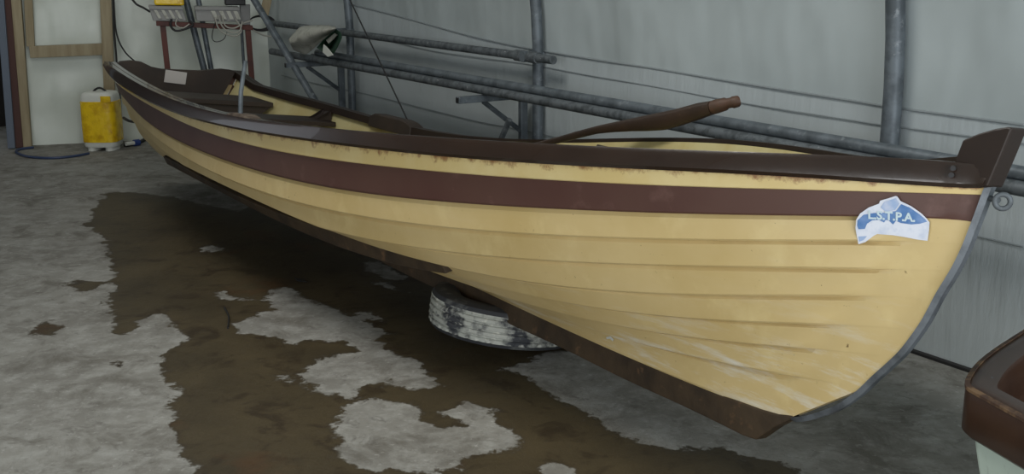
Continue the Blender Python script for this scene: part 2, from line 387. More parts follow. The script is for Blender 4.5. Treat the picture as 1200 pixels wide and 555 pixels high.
rail(1, 'gunwale', M['rail']); rail(-1, 'gunwale', M['dark_rail'])

# keel
usg, bg, wg = LINES['garb']
secs = []
for u in np.linspace(U_TR-.02, -.02, 70):
    wt = np.interp(u, usg, wg)+.001; bot = 0.0+.002*math.sin(u*9)
    secs.append([B(u, -.024, bot), B(u, .024, bot), B(u, .024, wt), B(u, -.024, wt)])
u1, w1 = cen(886, 505.5, .024); u2, w2 = cen(907, 500, .024); u3, w3 = cen(926, 490.5, .024)
secs.append([B(u1, -.022, .004), B(u1, .022, .004), B(u1, .022, np.interp(u1, usg, wg)+.001), B(u1, -.022, np.interp(u1, usg, wg)+.001)])
secs.append([B(u2, -.02, w2), B(u2, .02, w2), B(u2, .02, max(w2+.02, np.interp(u2, usg, wg)+.004)), B(u2, -.02, max(w2+.02, np.interp(u2, usg, wg)+.004))])
secs.append([B(u3, -.014, w3), B(u3, .014, w3), B(u3, .014, w3+.008), B(u3, -.014, w3+.008)])
MB().sweep(secs).build('keel', M['keel'], boat, bevel=.004)

# bilge keel on the near side (board ending beside the tyre), and its twin
bt_px = [(196,184),(225,202),(245,212),(283,232),(312,245),(345,256),(386,269),(414,278.5),(440,286),(468,294),(496,300),(518,306.5)]
bb_px = [(196,187),(213,202),(232,211),(250,222),(283,238),(312,256),(345,270),(386,286),(414,296),(440,304),(468,312),(496,319),(520,320)]
tx, ty = zip(*bt_px); bx_, by_ = zip(*bb_px)
usb, bb4, wb4 = LINES['L4']
def wsolve(u, b, xs, ys, lo=-.2, hi=.8):
    Wg = np.linspace(lo, hi, 1001); x, y = proj(B(u, b, 0)[None, :]+Wg[:, None]*bw[None, :])
    return Wg[int(np.argmin(abs(y-np.interp(x, xs, ys))))]
secs = []; secs2 = []
def u_at(px, py, b): P = onplane(px, py, K0+bv*b, bv); return (P-K0)@ax
def uat_line(px):
    for u in np.linspace(.3, 5, 400):
        b = float(np.interp(u, usb, bb4))+.012
        if proj(B(u, b, float(np.interp(u, usb, wb4)))[None])[0][0] < px: return u
uA, uB = uat_line(519), min(U_TR-.5, u_at(214, 196, .31))
us_b = np.linspace(uB, uA, 40); wt_b, wb_b, b_b = [], [], []
for u in us_b:
    b = float(np.interp(u, usb, bb4)); b_b.append(b)
    wt_b.append(wsolve(u, b+.012, tx, ty)); wb_b.append(wsolve(u, b+.0, bx_, by_))
hs_ = [float(np.interp(u, usb, wb4))-.012 for u in us_b]; kk = np.clip((us_b-(uB-1.0))/.7, 0, 1)
wt_b = np.poly1d(np.polyfit(us_b, wt_b, 4))(us_b); wb_b = np.poly1d(np.polyfit(us_b, wb_b, 4))(us_b)
th_ = np.maximum(wt_b-wb_b, .03); wt_b = wt_b*(1-kk)+np.minimum(wt_b, np.array(hs_)+.03)*kk; wb_b = wt_b-th_*(1-kk)-kk*.045
for side in (1,):
    secs = []
    for u, b, wt, wb in zip(us_b, b_b, wt_b, wb_b):
        wb = min(wb, wt-.02)
        secs.append([B(u, side*(b-.045), wb+.012), B(u, side*(b-.012), wb), B(u, side*(b+.014), wt), B(u, side*(b-.03), wt+.02)])
    MB().sweep(secs).build('bilge_keel', M['keel'], boat, bevel=.003)

# stem band, stem head, ring
fine = np.array([cen(*q) for q in [tuple(p) for p in spline([np.array(q, float) for q in stem_px[:-1]], 4)]])
secs = []
for i in range(len(fine)):
    t = fine[min(i+1, len(fine)-1)]-fine[max(i-1, 0)]; t /= np.linalg.norm(t); o2 = np.array([-t[1], t[0]])
    if o2[0] > 0: o2 = -o2
    if i < 2: o2 = np.array([-.3, -.95])*.4
    a0 = fine[i]-o2*.005; a1 = fine[i]+o2*.009
    secs.append([B(a0[0], -.015, a0[1]), B(a0[0], .015, a0[1]), B(a1[0], .009, a1[1]), B(a1[0], -.009, a1[1])])
MB().sweep(secs).build('stem_band', M['strip'], boat, smooth=True, crease=40)
sh_px = [(1116,221),(1118,190),(1128,164),(1146,156.5),(1165,151),(1180,148.5),(1186,150),(1172,184),(1157,219)]
TH = .030
front = [onplane(px, py, K0+bv*TH, bv) for px, py in sh_px]
sh = MB().prism(front, -bv*2*TH).build('stem_head', M['dark_rail'], boat, bevel=.004)
rc = cen(1175, 236); P = B(rc[0], 0, rc[1])
dd = bv*.75-ax*.5+UP*0; dd /= np.linalg.norm(dd); e1 = UP; e2 = np.cross(dd, e1)
MB().tube([P+.0165*(math.cos(q)*e1+math.sin(q)*e2) for q in np.linspace(0, 2*PI, 28, endpoint=False)], .0062, 8, closed=True).build('mooring_ring', M['galv_old'], boat, smooth=True, crease=80)
e0 = cen(1163, 233); MB().tube([B(e0[0]+.03, 0, e0[1]), B(e0[0], 0, e0[1]), P+e2*0+(B(e0[0], 0, e0[1])-P)*.35], .007, 8).build('ring_eye', M['galv_old'], boat, smooth=True)
# screw plugs in the gunwale near the bow
for q in ((1117, 197), (1115, 205)):
    T = line('rail_top', 1, .024); b_here = .09
    u, w = cen(q[0], q[1], .1)
    bb = float(np.interp(u, LINES['rail_top'][0], LINES['rail_top'][1]))+.03
    u, w = cen(q[0], q[1], bb); bb = float(np.interp(u, LINES['rail_top'][0], LINES['rail_top'][1]))+.026
    u, w = cen(q[0], q[1], bb); P = B(u, bb, w)
    tg = B(u-.05, float(np.interp(u-.05, LINES['rail_top'][0], LINES['rail_top'][1])), w)-B(u+.05, float(np.interp(u+.05, LINES['rail_top'][0], LINES['rail_top'][1])), w)
    nr = np.cross(tg, bw); nr /= np.linalg.norm(nr); nr = nr if nr@bv > 0 else -nr
    MB().tube([P-nr*.006, P+nr*.003], .0065, 10).build('screw_plug', M['black'], boat)

chip = [onhull(x, y, .003) for x, y in ((711.5,394),(716,393),(720,396.5),(719,399),(716,396),(712,396.5))]
MB().prism(chip, bv*.0015).build('paint_chip', M['white'], boat)
# ------------------------------------------------------------------ inside the boat
usr, br_, wr_ = LINES['rail_top']
def bR(u): return float(np.interp(u, usr, br_))
def wR(u, f=0.): return float(np.interp(u, usr, wr_))+f*float(np.interp(u, usr, FAR))
def across(name, ua, ub, dw, th, m_, inset=.05, n=6, parent=None):
    secs = []
    for u in np.linspace(ua, ub, n):
        w1 = wR(u)+dw; b = bR(u)-inset
        secs.append([B(u, b, w1-th), B(u, -b, w1-th), B(u, -b, w1), B(u, b, w1)])
    return MB().sweep(secs).build(name, m_, parent or boat, bevel=.004)
# inner transom with its capping board and a shaped notch
top_tb = [(.36, wR(U_TR)+.008), (.30, wR(U_TR)+.018), (.24, wR(U_TR)+.016), (.17, wR(U_TR)-.012), (.10, wR(U_TR)-.022), (-.15, wR(U_TR)-.016), (-.30, wR(U_TR)+.006), (-.36, wR(U_TR)+.004)]
prf = [(max(.004, LINES[nm][1][-1]-.04), LINES[nm][2][-1]+.02) for nm in names]
prf[0] = (prf[0][0], wR(U_TR)-.01)
tb = [(b, w) for b, w in prf[::-1]]+top_tb+[(-b, w) for b, w in prf]
MB().prism([B(U_TR-.055, b, w) for b, w in tb], ax*.05).build('transom', M['dark'], boat)
def u_far(px, w_drop, b_in=.06):
    for u in np.linspace(1, U_TR, 500):
        if proj(B(u, -bR(u)+b_in, wR(u, 1)-w_drop)[None])[0][0] < px: return u
    return U_TR-.32
uS, uL = u_far(268, .08), u_far(322, .16); uT = u_far(392, .15)
across('stern_seat', U_TR-.06, uS, -.19, .03, M['dark'], .10)
across('locker_lid', uS-.01, uL, -.125, .03, M['dark'], .07)
sec = []
lb = MB(); ua, ub = uL+.02, uL+.05
lb.hexa([B(ua, .13, .22), B(ua, -.13, .22), B(ub, -.13, .22), B(ub, .13, .22), B(ua, .43, wR(ua)-.155), B(ua, -.43, wR(ua)-.155), B(ub, -.43, wR(ub)-.155), B(ub, .43, wR(ub)-.155)])
lb.build('locker_front', M['dark'], boat)
for ua, ub in ((uT+.24, uT), (uT-1.25, uT-1.47), (uT-2.4, uT-2.6)):
    across('thwart', ua, ub, -.13, .028, M['dark_rail'], .05)
    for side in (1, -1):
        u = (ua+ub)/2
        pts = []
        for q in np.linspace(0, 1, 7): pts.append((bR(u)-.045-.22*q**1.4, wR(u, 1 if side < 0 else 0)-.03-.10*q**.7))
        pts.append((bR(u)-.30, wR(u)-.13)); pts.append((bR(u)-.045, wR(u)-.13))
        MB().prism([B(u-.05, side*b, w) for b, w in pts], ax*.10).build('thwart_knee', M['dark_rail'], boat, bevel=.003)
# floor boards
across_b = []
for u in np.linspace(1.7, 3.9, 12):
    across_b.append([B(u, .15, .185), B(u, -.15, .185), B(u, -.15, .20), B(u, .15, .20)])
MB().sweep(across_b).build('floor_board', M['dark'], boat)
# pad block on the far rail
pu0, pu1 = [(onplane(px, py, K0-bv*.56, bv)-K0)@ax for px, py in ((438, 137), (484, 148))]
secs = []
for q in np.linspace(0, 1, 9):
    u = pu0+(pu1-pu0)*q; h = .028*min(1, q*6+.25)*min(1, (1-q)*5+.1); w0 = wR(u, 1)+.0; b = bR(u)
    secs.append([B(u, -b-.03, w0-.05), B(u, -b+.06, w0-.05), B(u, -b+.055, w0+h), B(u, -b-.025, w0+h)])
MB().sweep(secs).build('rail_pad', M['dark'], boat, bevel=.006)
# rowlock pad and tall pin on the near rail
P0 = onplane(290, 131, B(0, bR(3.6)-.03, 0), bv); up_ = (P0-K0)@ax
P0 = B(up_, bR(up_)-.02, wR(up_)+.004)
secs = []
for q in np.linspace(-1, 1, 7):
    u = up_+q*.11; h = .010*(1-abs(q)**3)+.003; b = bR(u)
    secs.append([B(u, b+.005, wR(u)-.004), B(u, b-.075, wR(u)-.004), B(u, b-.07, wR(u)+h), B(u, b-.002, wR(u)+h)])
MB().sweep(secs).build('rowlock_pad', mat('worn_grey_wood', rgb(92, 80, 68), .7, layers=[(rgb(60, 48, 40), 18, .45, .6, 6, ST)]), boat, bevel=.004)
MB().tube([P0+bw*.0, P0+bw*.10+nn*.004, P0+bw*.235-ax*.02], [.011, .010, .009], 10).build('rowlock_pin', M['galv'], boat, smooth=True)
# notice sheet taped to the transom
Nc = [onplane(px, py, B(U_TR-.065, 0, 0), ax) for px, py in ((192, 96), (217, 99), (219, 85), (194, 81.5))]
MB().prism(Nc, -ax*.004).build('notice_sheet', M['paper'], boat)

# ------------------------------------------------------------------ sticker on the bow
_q = []; _t = []
for _x in np.arange(1003, 1089, 3.):
    for _y in np.arange(231, 286, 3.):
        h_ = onhull(_x, _y, 0)
        if h_ is not None: X_, Y_ = (_x-1046)/40, (_y-258)/25; _q.append([1, X_, Y_, X_*X_, X_*Y_, Y_*Y_, Y_**3]); _t.append((h_-O)@ray(_x, _y)/(ray(_x, _y)@ray(_x, _y)))
_q, _t = np.array(_q), np.array(_t); _c = np.linalg.lstsq(_q, _t, rcond=None)[0]; _m = float((_t-_q@_c).min())
def onstk(px, py, lift):
    X_, Y_ = (px-1046)/40, (py-258)/25; t = np.array([1, X_, Y_, X_*X_, X_*Y_, Y_*Y_, Y_**3])@_c+_m
    return O+ray(px, py)*(t-lift/np.linalg.norm(ray(px, py)))
st_o = [(1003.5,257),(1008,250),(1018,243),(1030,238.5),(1031.5,235),(1040,232.5),(1049.5,229.5),(1051.5,230),(1055.5,235.5),(1068,241.5),(1080,250),(1086,256),(1089.3,260.5),(1088.5,271),(1087,282),(1075,280.5),(1060,277.6),(1046,275.4),(1028,274),(1024,276),(1014,283.5),(1006,286),(1004,276),(1002.5,267)]
def decal(name, poly, lift, m_, parent, step=3.0):
    pts = []
    n = len(poly)
    for i in range(n):
        a_, b_2 = np.array(poly[i], float), np.array(poly[(i+1) % n], float); k = max(1, int(np.linalg.norm(b_2-a_)/step))
        for q in range(k): pts.append(a_+(b_2-a_)*q/k)
    nb = len(pts); xs = [p[0] for p in pts]; ys = [p[1] for p in pts]
    def inside(x, y):
        c = False; j = nb-1
        for i in range(nb):
            if (ys[i] > y) != (ys[j] > y) and x < (xs[j]-xs[i])*(y-ys[i])/(ys[j]-ys[i])+xs[i]: c = not c
            j = i
        return c
    for x in np.arange(min(xs)+1, max(xs), step):
        for y in np.arange(min(ys)+1, max(ys), step):
            if inside(x, y) and min((x-a_)**2+(y-b_2)**2 for a_, b_2 in zip(xs, ys)) > 1.5: pts.append(np.array([x, y]))
    r = delaunay_2d_cdt([Vector(p) for p in pts], [], [list(range(nb))], 1, 1e-5)
    V3 = [onstk(p[0], p[1], lift) for p in r[0]]
    V3 = [v if v is not None else np.zeros(3) for v in V3]
    return obj(name, V3, r[2], m_, parent, smooth=True)
stk = decal('sticker', st_o, .0006, M['stk_w'], boat)
tag(stk, 'torn white and blue paper sticker lettered L.S.T.P.A.')
wave = [(1005,258),(1012,251.5),(1024,249.5),(1038,249),(1050,247),(1056,239),(1066,243),(1077,250.5),(1084,256.5),(1086.5,259.5),(1078,262),(1068,262.8),(1056,261.2),(1050,258.5),(1046.5,263),(1042,258.5),(1038,257.5),(1036,260.5),(1030,257.5),(1022,258),(1016,262),(1013.5,268),(1006,268.5),(1004.5,264)]
decal('printed_wave', wave, .0016, M['stk_b'], stk)
decal('printed_sky', [(1036,236.5),(1050,232),(1054,238.5),(1049,246),(1038,248),(1032,243)], .0016, M['stk_b2'], stk)
decal('printed_corner', [(1006,277),(1016,276.5),(1012,281),(1007,283)], .0016, M['stk_b2'], stk)
cu = bpy.data.curves.new('letters', 'FONT'); cu.body = 'L.S.T.P.A.'; cu.size = 1; cu.offset = .035; cu.resolution_u = 3
to = bpy.data.objects.new('letters_tmp', cu); col.objects.link(to)
dg = bpy.context.evaluated_depsgraph_get(); tm = bpy.data.meshes.new_from_object(to.evaluated_get(dg))
bm = bmesh.new(); bm.from_mesh(tm); bmesh.ops.triangulate(bm, faces=bm.faces)
for _ in range(1): bmesh.ops.subdivide_edges(bm, edges=[e for e in bm.edges if e.calc_length() > .2], cuts=1)
bmesh.ops.triangulate(bm, faces=bm.faces)
xs = [v.co.x for v in bm.verts]; ys = [v.co.y for v in bm.verts]; x0, x1, y0, y1 = min(xs), max(xs), min(ys), max(ys)
bm.verts.ensure_lookup_table()
TV = []
for v in bm.verts:
    fxx = (v.co.x-x0)/(x1-x0); fyy = (v.co.y-y0)/(y1-y0)
    px = 1017.5+fxx*55; py = 256.5-fyy*10.5+fxx*3.6
    q = onstk(px, py, .0030); TV.append(q if q is not None else np.zeros(3))
TF = [tuple(v.index for v in f.verts) for f in bm.faces]
bm.free(); bpy.data.objects.remove(to)
obj('lettering', TV, TF, M['stk_l'], stk)

# ------------------------------------------------------------------ tyre prop under the keel
TC0 = atz(589, 399)                                               # floor point under its middle
R0, r0, TW = .30, .18, .15
tyre_c = TC0+np.array([0, 0, 0.0])+np.array([0.0, .0, 0])
tyre = empty('car_tyre', (tyre_c[0], tyre_c[1], 0))
tag(tyre, 'worn old tyre lying flat under the rowing boat keel, tread caked with pale paint', 'tyre')
def tyre_mat():
    m = mat('pale_caked_tread', rgb(168, 170, 162), .8, layers=[(rgb(60, 62, 66), 9, .5, .6, 9, ST), (rgb(200, 200, 190), 30, .55, .7, 5, ST)], bump=(24, .6, .01)); return m
M['tread'] = tyre_mat()
tilt_ax = np.array([-.45, .9, 0]); tilt_ax /= np.linalg.norm(tilt_ax); TA = math.radians(8.5)
tz = np.array([math.sin(TA)*tilt_ax[1], -math.sin(TA)*tilt_ax[0], math.cos(TA)])
tx_ = np.cross(tilt_ax, tz); ty_ = np.cross(tz, tx_)
low = R0*math.sin(TA)*.93
def TP(ang, rr, zz): return tyre_c+UP*(low)+tx_*rr*math.cos(ang)+ty_*rr*math.sin(ang)+tz*zz
prof = []                                                          # tread profile with circumferential grooves
zs = np.linspace(.022, TW-.022, 31)
for z in zs:
    g = any(abs(z-c) < .0035 for c in (.042, .066, .09, .114)); cr = -.10*(z-TW/2)**2/.1
    prof.append((R0+cr-(.008 if g else 0)-(.0), z))
NA = 160
V, Fc = grid(NA+1, len(prof), lambda i, j: TP(2*PI*i/NA, prof[j][0]+.0022*noise.noise(Vector((i*.35, j*.4, 3)))+(-.004 if (i % 4 == 0 and (j < 4 or j > 26)) else 0), prof[j][1]))
tr = obj('tread', V, Fc, M['tread'], tyre)
sw = MB()
for top in (0, 1):
    pr = [(R0-.0025, .022), (R0-.012, .008), (R0-.04, .001), (r0+.035, .0), (r0+.012, .010), (r0, .024), (r0-.002, .04), (r0+.012, .05)]
    pr = [(a_, TW-z if top else z) for a_, z in pr]
    v, f = grid(NA//2+1, len(pr), lambda i, j: TP(4*PI*i/NA, pr[j][0], pr[j][1])); sw.add(v, f)
v, f = grid(NA//2+1, 2, lambda i, j: TP(4*PI*i/NA, R0-.02, .02+j*(TW-.04))); sw.add(v, f)
sw.build('sidewall', mat('grey_black_rubber', rgb(52, 54, 58), .7, layers=[(rgb(110, 112, 110), 9, .55, .7, 8, ST)]), tyre, smooth=True)

# ------------------------------------------------------------------ floor
def poly(pts): return np.array([atz(x, y)[:2] for x, y in pts])
wet = poly([(128,222),(162,226),(203,231),(243,241),(284,248),(300,235),(420,255),(560,300),(690,370),(660,412),(640,416),(612,428),(590,433),(618,440),(640,455),(665,470),(700,495),(740,515),(790,528),(850,527),(900,540),(940,556),(960,600),(700,700),(250,640),(226,552),(203,518),(196,477),(203,457),(189,416),(220,397),(189,368),(162,376),(145,400),(125,373),(132,325),(122,281),(101,264),(111,241)])
dry = [poly(q) for q in ([(275,378),(300,370),(318,362),(320,340),(335,336),(350,340),(355,352),(385,362),(430,374),(450,385),(452,393),(435,400),(480,420),(518,452),(495,458),(460,446),(425,452),(420,464),(370,458),(352,445),(360,427),(385,418),(432,414),(405,400),(370,396),(345,402),(310,395),(290,388)],
       [(395,480),(440,466),(480,472),(490,490),(512,500),(542,498),(525,480),(545,472),(570,480),(590,500),(620,515),(600,525),(545,533),(520,556),(470,552),(455,535),(440,548),(400,545),(390,510)],
       [(430,306),(450,308),(475,325),(455,327),(435,318)], [(232,291),(248,288),(268,292),(250,295)], [(247,348),(262,343),(283,349),(262,353)], [(318,441),(333,438),(338,448)], [(640,544),(655,540),(672,560),(640,562)], [(394,362),(430,366),(450,376),(425,372)], [(440,330),(470,338),(480,342),(455,338)])]
spots = [poly(q) for q in ([(76,334),(95,328),(118,332),(112,340),(90,341)], [(30,382),(60,375),(75,392),(50,395)], [(130,425),(142,423),(140,433)])]
def sdf(P, poly):
    A = poly; Bp = np.roll(poly, -1, 0); d2 = np.full(len(P), 1e9); ins = np.zeros(len(P), bool)
    for a_, b_2 in zip(A, Bp):
        e = b_2-a_; t = np.clip(((P-a_)@e)/(e@e), 0, 1); q = P-a_-t[:, None]*e; d2 = np.minimum(d2, (q**2).sum(1))
        c = (a_[1] > P[:, 1]) != (b_2[1] > P[:, 1])
        with np.errstate(divide='ignore', invalid='ignore'):
            xx = (b_2[0]-a_[0])*(P[:, 1]-a_[1])/(b_2[1]-a_[1])+a_[0]
        ins ^= c & (P[:, 0] < xx)
    return np.sqrt(d2)*np.where(ins, 1, -1)
def axis(a, b, f0, f1, fine, coarse): return np.concatenate([np.arange(a, f0, coarse), np.arange(f0, f1, fine), np.arange(f1, b+coarse, coarse)])
gx = axis(-8, 8, -3.6, 3.0, .028, .4); gy = axis(-5, 14, 2.4, 9.2, .028, .4)
GX, GY = np.meshgrid(gx, gy, indexing='ij'); GP = np.stack([GX.ravel(), GY.ravel()], 1)
d = sdf(GP, wet)
for q in dry: d = np.minimum(d, -sdf(GP, q))
for q in spots: d = np.maximum(d, sdf(GP, q)*1.0)
nxx, nyy = len(gx), len(gy)
fme = bpy.data.meshes.new('floor')
idx = np.arange(nxx*nyy).reshape(nxx, nyy)
q4 = np.stack([idx[:-1, :-1], idx[1:, :-1], idx[1:, 1:], idx[:-1, 1:]], -1).reshape(-1, 4)
fme.from_pydata([(x, y, 0) for x, y in GP], [], q4.tolist())
at = fme.attributes.new('wet', 'FLOAT', 'POINT'); at.data.foreach_set('value', np.clip(d, -.3, .3).astype(np.float32))
flo = bpy.data.objects.new('floor', fme); col.objects.link(flo); flo['kind'] = 'structure'
def floor_mat():
    m = bpy.data.materials.new('concrete_floor'); m.use_nodes = True; nt = m.node_tree; N = nt.nodes; L = nt.links; bs = N['Principled BSDF']
    tc = N.new('ShaderNodeTexCoord')
    def nz(s, d=8, r=.6, st=(1, 1, 1), dist=0):
        mp = N.new('ShaderNodeMapping'); mp.inputs['Scale'].default_value = st; mp.inputs['Location'].default_value = (random.random()*9, 3, 0); L.new(tc.outputs['Object'], mp.inputs[0])
        t = N.new('ShaderNodeTexNoise'); t.inputs['Scale'].default_value = s; t.inputs['Detail'].default_value = d; t.inputs['Roughness'].default_value = r; t.inputs['Distortion'].default_value = dist
        L.new(mp.outputs[0], t.inputs['Vector']); return t.outputs['Fac']
    def rng(v, lo, hi, a=0., b=1.):
        r = N.new('ShaderNodeMapRange'); r.inputs['From Min'].default_value = lo; r.inputs['From Max'].default_value = hi; r.inputs['To Min'].default_value = a; r.inputs['To Max'].default_value = b
        L.new(v, r.inputs['Value']); return r.outputs[0]
    def mix(f, a, b):
        x = N.new('ShaderNodeMix'); x.data_type = 'RGBA'; L.new(f, x.inputs[0])
        for s, i in ((a, 6), (b, 7)):
            if isinstance(s, tuple): x.inputs[i].default_value = s
            else: L.new(s, x.inputs[i])
        return x.outputs[2]
    def mth(op, a, b):
        x = N.new('ShaderNodeMath'); x.operation = op
        for s, i in ((a, 0), (b, 1)):
            if isinstance(s, float): x.inputs[i].default_value = s
            else: L.new(s, x.inputs[i])
        return x.outputs[0]
    c = mix(rng(nz(1.4), .35, .65), rgb(116, 114, 108), rgb(140, 139, 133))
    c = mix(rng(nz(9, 9, .7), .45, .7), c, rgb(156, 156, 151))
    c = mix(rng(nz(4, 9, .72, dist=.5), .50, .64, 0, .7), c, rgb(90, 86, 78))
    c = mix(rng(nz(14, 8, .7, dist=.8), .56, .68, 0, .55), c, rgb(84, 80, 74))
    c = mix(rng(nz(30, 6, .7), .58, .75, 0, .6), c, rgb(190, 190, 186))
    c = mix(rng(nz(60, 4, .6), .66, .72, 0, .5), c, rgb(70, 66, 60))
    wc = mix(rng(nz(2.2), .35, .65), rgb(74, 64, 44), rgb(56, 48, 32))
    wc = mix(rng(nz(6, 9, .7, dist=.6), .52, .62, 0, .8), wc, rgb(44, 34, 20))
    wc = mix(rng(nz(1.5, 5, .6), .60, .72, 0, .5), wc, rgb(90, 56, 28))
    wc = mix(rng(nz(26, 5, .7), .68, .76, 0, .5), wc, rgb(124, 112, 90))
    at = N.new('ShaderNodeAttribute'); at.attribute_name = 'wet'
    n1 = mth('MULTIPLY', mth('SUBTRACT', nz(7, 9, .68), .5), .26)
    n2 = mth('ADD', at.outputs['Fac'], n1)
    f = rng(n2, -.004, .010)
    c2 = mix(f, c, wc)
    rim = rng(mth('ABSOLUTE', mth('SUBTRACT', n2, .012), 0.), .0, .018, .35, 0.)
    c2 = mix(rim, c2, rgb(52, 46, 36))
    L.new(c2, bs.inputs['Base Color'])
    L.new(rng(f, 0, 1, .85, .55), bs.inputs['Roughness'])
    bs.inputs['Specular IOR Level'].default_value = .35
    b = N.new('ShaderNodeBump'); b.inputs['Strength'].default_value = .5; b.inputs['Distance'].default_value = .008
    L.new(mth('ADD', nz(22, 8, .7), mth('MULTIPLY', f, -.3)), b.inputs['Height']); L.new(b.outputs[0], bs.inputs['Normal'])
    return m
fme.materials.append(floor_mat())

# ------------------------------------------------------------------ tunnel: side wall, roof, hoops
OFFW = 3.62; ZV = .92; RT = 3.0
def prof_off(z, d=0.):                                            # wall offset at height z (vertical, then an arc), d inside the sheet
    if z <= ZV: return OFFW-d
    return OFFW-RT+math.sqrt(max((RT-d)**2-(z-ZV)**2, 0))
def arc(th, d=0.): return OFFW-RT+(RT-d)*math.cos(th), ZV+(RT-d)*math.sin(th)
def onwall(px, py, d=0.):
    off = OFFW-d
    for _ in range(30):
        P = onoff(px, py, off); off = prof_off(P[2], d)
    return P
s_far = 11.6; s_near = -3.2
seam1 = [(412,5),(460,17),(500,28),(560,44),(622,57),(700,70),(760,79),(880,99),(1000,118),(1050,126),(1200,146)]
S1 = [onwall(*q) for q in seam1]; s1s = np.array([p@ax for p in S1])[::-1]; s1z = np.array([p[2] for p in S1])[::-1]
def z1(s):
    z = float(np.interp(s, s1s, s1z))
    return min(max(z, .9), 1.45)
ss = np.linspace(s_near, s_far, 170)
V, Fc = grid(len(ss), 30, lambda i, j: (lambda z: W(ss[i], prof_off(z)+.010*noise.noise(Vector((ss[i]*1.3, z*2, 0)))*(1 if j else 0), z))(z1(ss[i])*j/29))
tag(obj('wall_right', V, Fc, M['liner'], smooth=True), kind='structure')
def roofp(i, j):
    z0 = z1(ss[i])+.0; th0 = math.asin(max(0, (z0-ZV))/RT) if z0 > ZV else 0
    th = th0+(PI-th0)*j/60; o_, z = arc(th)
    if j == 0 and z0 <= ZV: o_, z = OFFW, z0
    k = .012*noise.noise(Vector((ss[i]*.9, th*3, 5))); return W(ss[i], o_+k, z)
V, Fc = grid(len(ss), 61, roofp)
tag(obj('ceiling', V, Fc, M['roof'], smooth=True), kind='structure')
oL = OFFW-2*RT
V, Fc = grid(30, 8, lambda i, j: W(s_near+(s_far-s_near)*i/29, oL, ZV*j/7))
tag(obj('wall_left', V, Fc, M['liner'], smooth=True), kind='structure')
# creases and seams of the side sheets
seam2 = [(430,40),(500,58),(560,67),(619,75),(690,88),(760,100),(880,122),(1000,141),(1032,146),(1118,157),(1200,168)]
seam3 = [(330,88),(362,96),(420,108),(470,120),(560,142),(640,158),(1010,247),(1147,277),(1200,289)]
k_ = 1
for sm, r in ((seam1, .0045), (seam2, .003), (seam3, .003)):
    pts = spline([onwall(x, y, .006) for x, y in sm], 5)
    pts = [W(p@ax, prof_off(p[2], .0075), p[2]) for p in pts]
    tag(MB().tube(pts, r, 6).build('trim_%d' % k_, M['seam'], smooth=True), kind='structure'); k_ += 1
tag(MB().tube([W(s_near, OFFW-.012, .006), W(s_far, OFFW-.012, .006)], .011, 6).build('baseboard_right', M['rubber']), kind='structure')

# partition (back wall) across the tunnel's end
Pa, Pb = atz(8, 171.5), atz(330, 157.5); bd = Pb-Pa; bd[2] = 0; bL = np.linalg.norm(bd); bd /= bL
bn = np.array([bd[1], -bd[0], 0]); bn = bn if bn[1] < 0 else -bn   # towards the camera
def onback(px, py, d=0.): return onplane(px, py, Pa+bn*d, bn)
V, Fc = grid(60, 40, lambda i, j: Pa+bd*(.13+(bL+2.05)*i/59)+UP*(3.6*j/39)+bn*(.012*noise.noise(Vector((i*.35, j*.35, 1)))))
tag(obj('wall_back', V, Fc, M['film'], smooth=True), kind='structure')
# near-black sheet: the dark beyond the left doorway is painted as its colour
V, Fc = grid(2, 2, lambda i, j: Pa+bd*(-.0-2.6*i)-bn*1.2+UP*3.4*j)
tag(obj('wall_beyond', V, Fc, M['door_dark']), kind='structure')
def lumber(name, p0, p1, w, dpt, m_, label=None, cat=None, group=None, kind=None, d=0.0, parent=None):
    A, Bq = onback(*p0, d), onback(*p1, d); t = Bq-A; L_ = np.linalg.norm(t); t /= L_
    side = np.cross(bn, t); c = (A+Bq)/2+bn*dpt/2
    o = MB().box(c, side*w/2, bn*dpt/2, t*L_/2).build(name, m_, parent, bevel=.003, base=(None if parent else (A if A[2] < Bq[2] else Bq)))
    return tag(o, label, cat, group, kind)
def zfloor(px, d): # image row of the floor at a back-plane column
    lo, hi = 120, 220
    for _ in range(40):
        m_ = (lo+hi)/2
        if onback(px, m_, d)[2] > 0: lo = m_
        else: hi = m_
    return lo-.05
lumber('timber_stud', (32.5, zfloor(32.5, .0)), (12.6, -95), .075, .09, M['timber'], 'pale raw timber stud at the doorway edge of the sheeted partition', 'stud', 'partition timbers', d=.014)
lumber('timber_stud', (131, zfloor(131, .0)), (120.4, -95), .085, .09, M['timber'], 'pale raw timber stud rising behind the yellow container', 'stud', 'partition timbers', d=.014)
lumber('timber_rail', (35.5, 60.5), (121, 57.1), .09, .06, M['timber'], 'horizontal raw timber rail between the two partition studs', 'timber rail', 'partition timbers', d=.014)
lumber('timber_stud', (36.5, 54), (28.8, -95), .06, .05, M['timber'], 'short timber stud beside the doorway stud, above the horizontal rail', 'stud', 'partition timbers', d=.014)
lumber('trim_4', (24, zfloor(24, 0)), (1.2, -95), .06, .10, M['maroonpost'], kind='structure', d=.02)
lumber('trim_5', (15.5, zfloor(15.5, 0)), (-5, -95), .055, .12, M['bluepost'], kind='structure', d=.04)

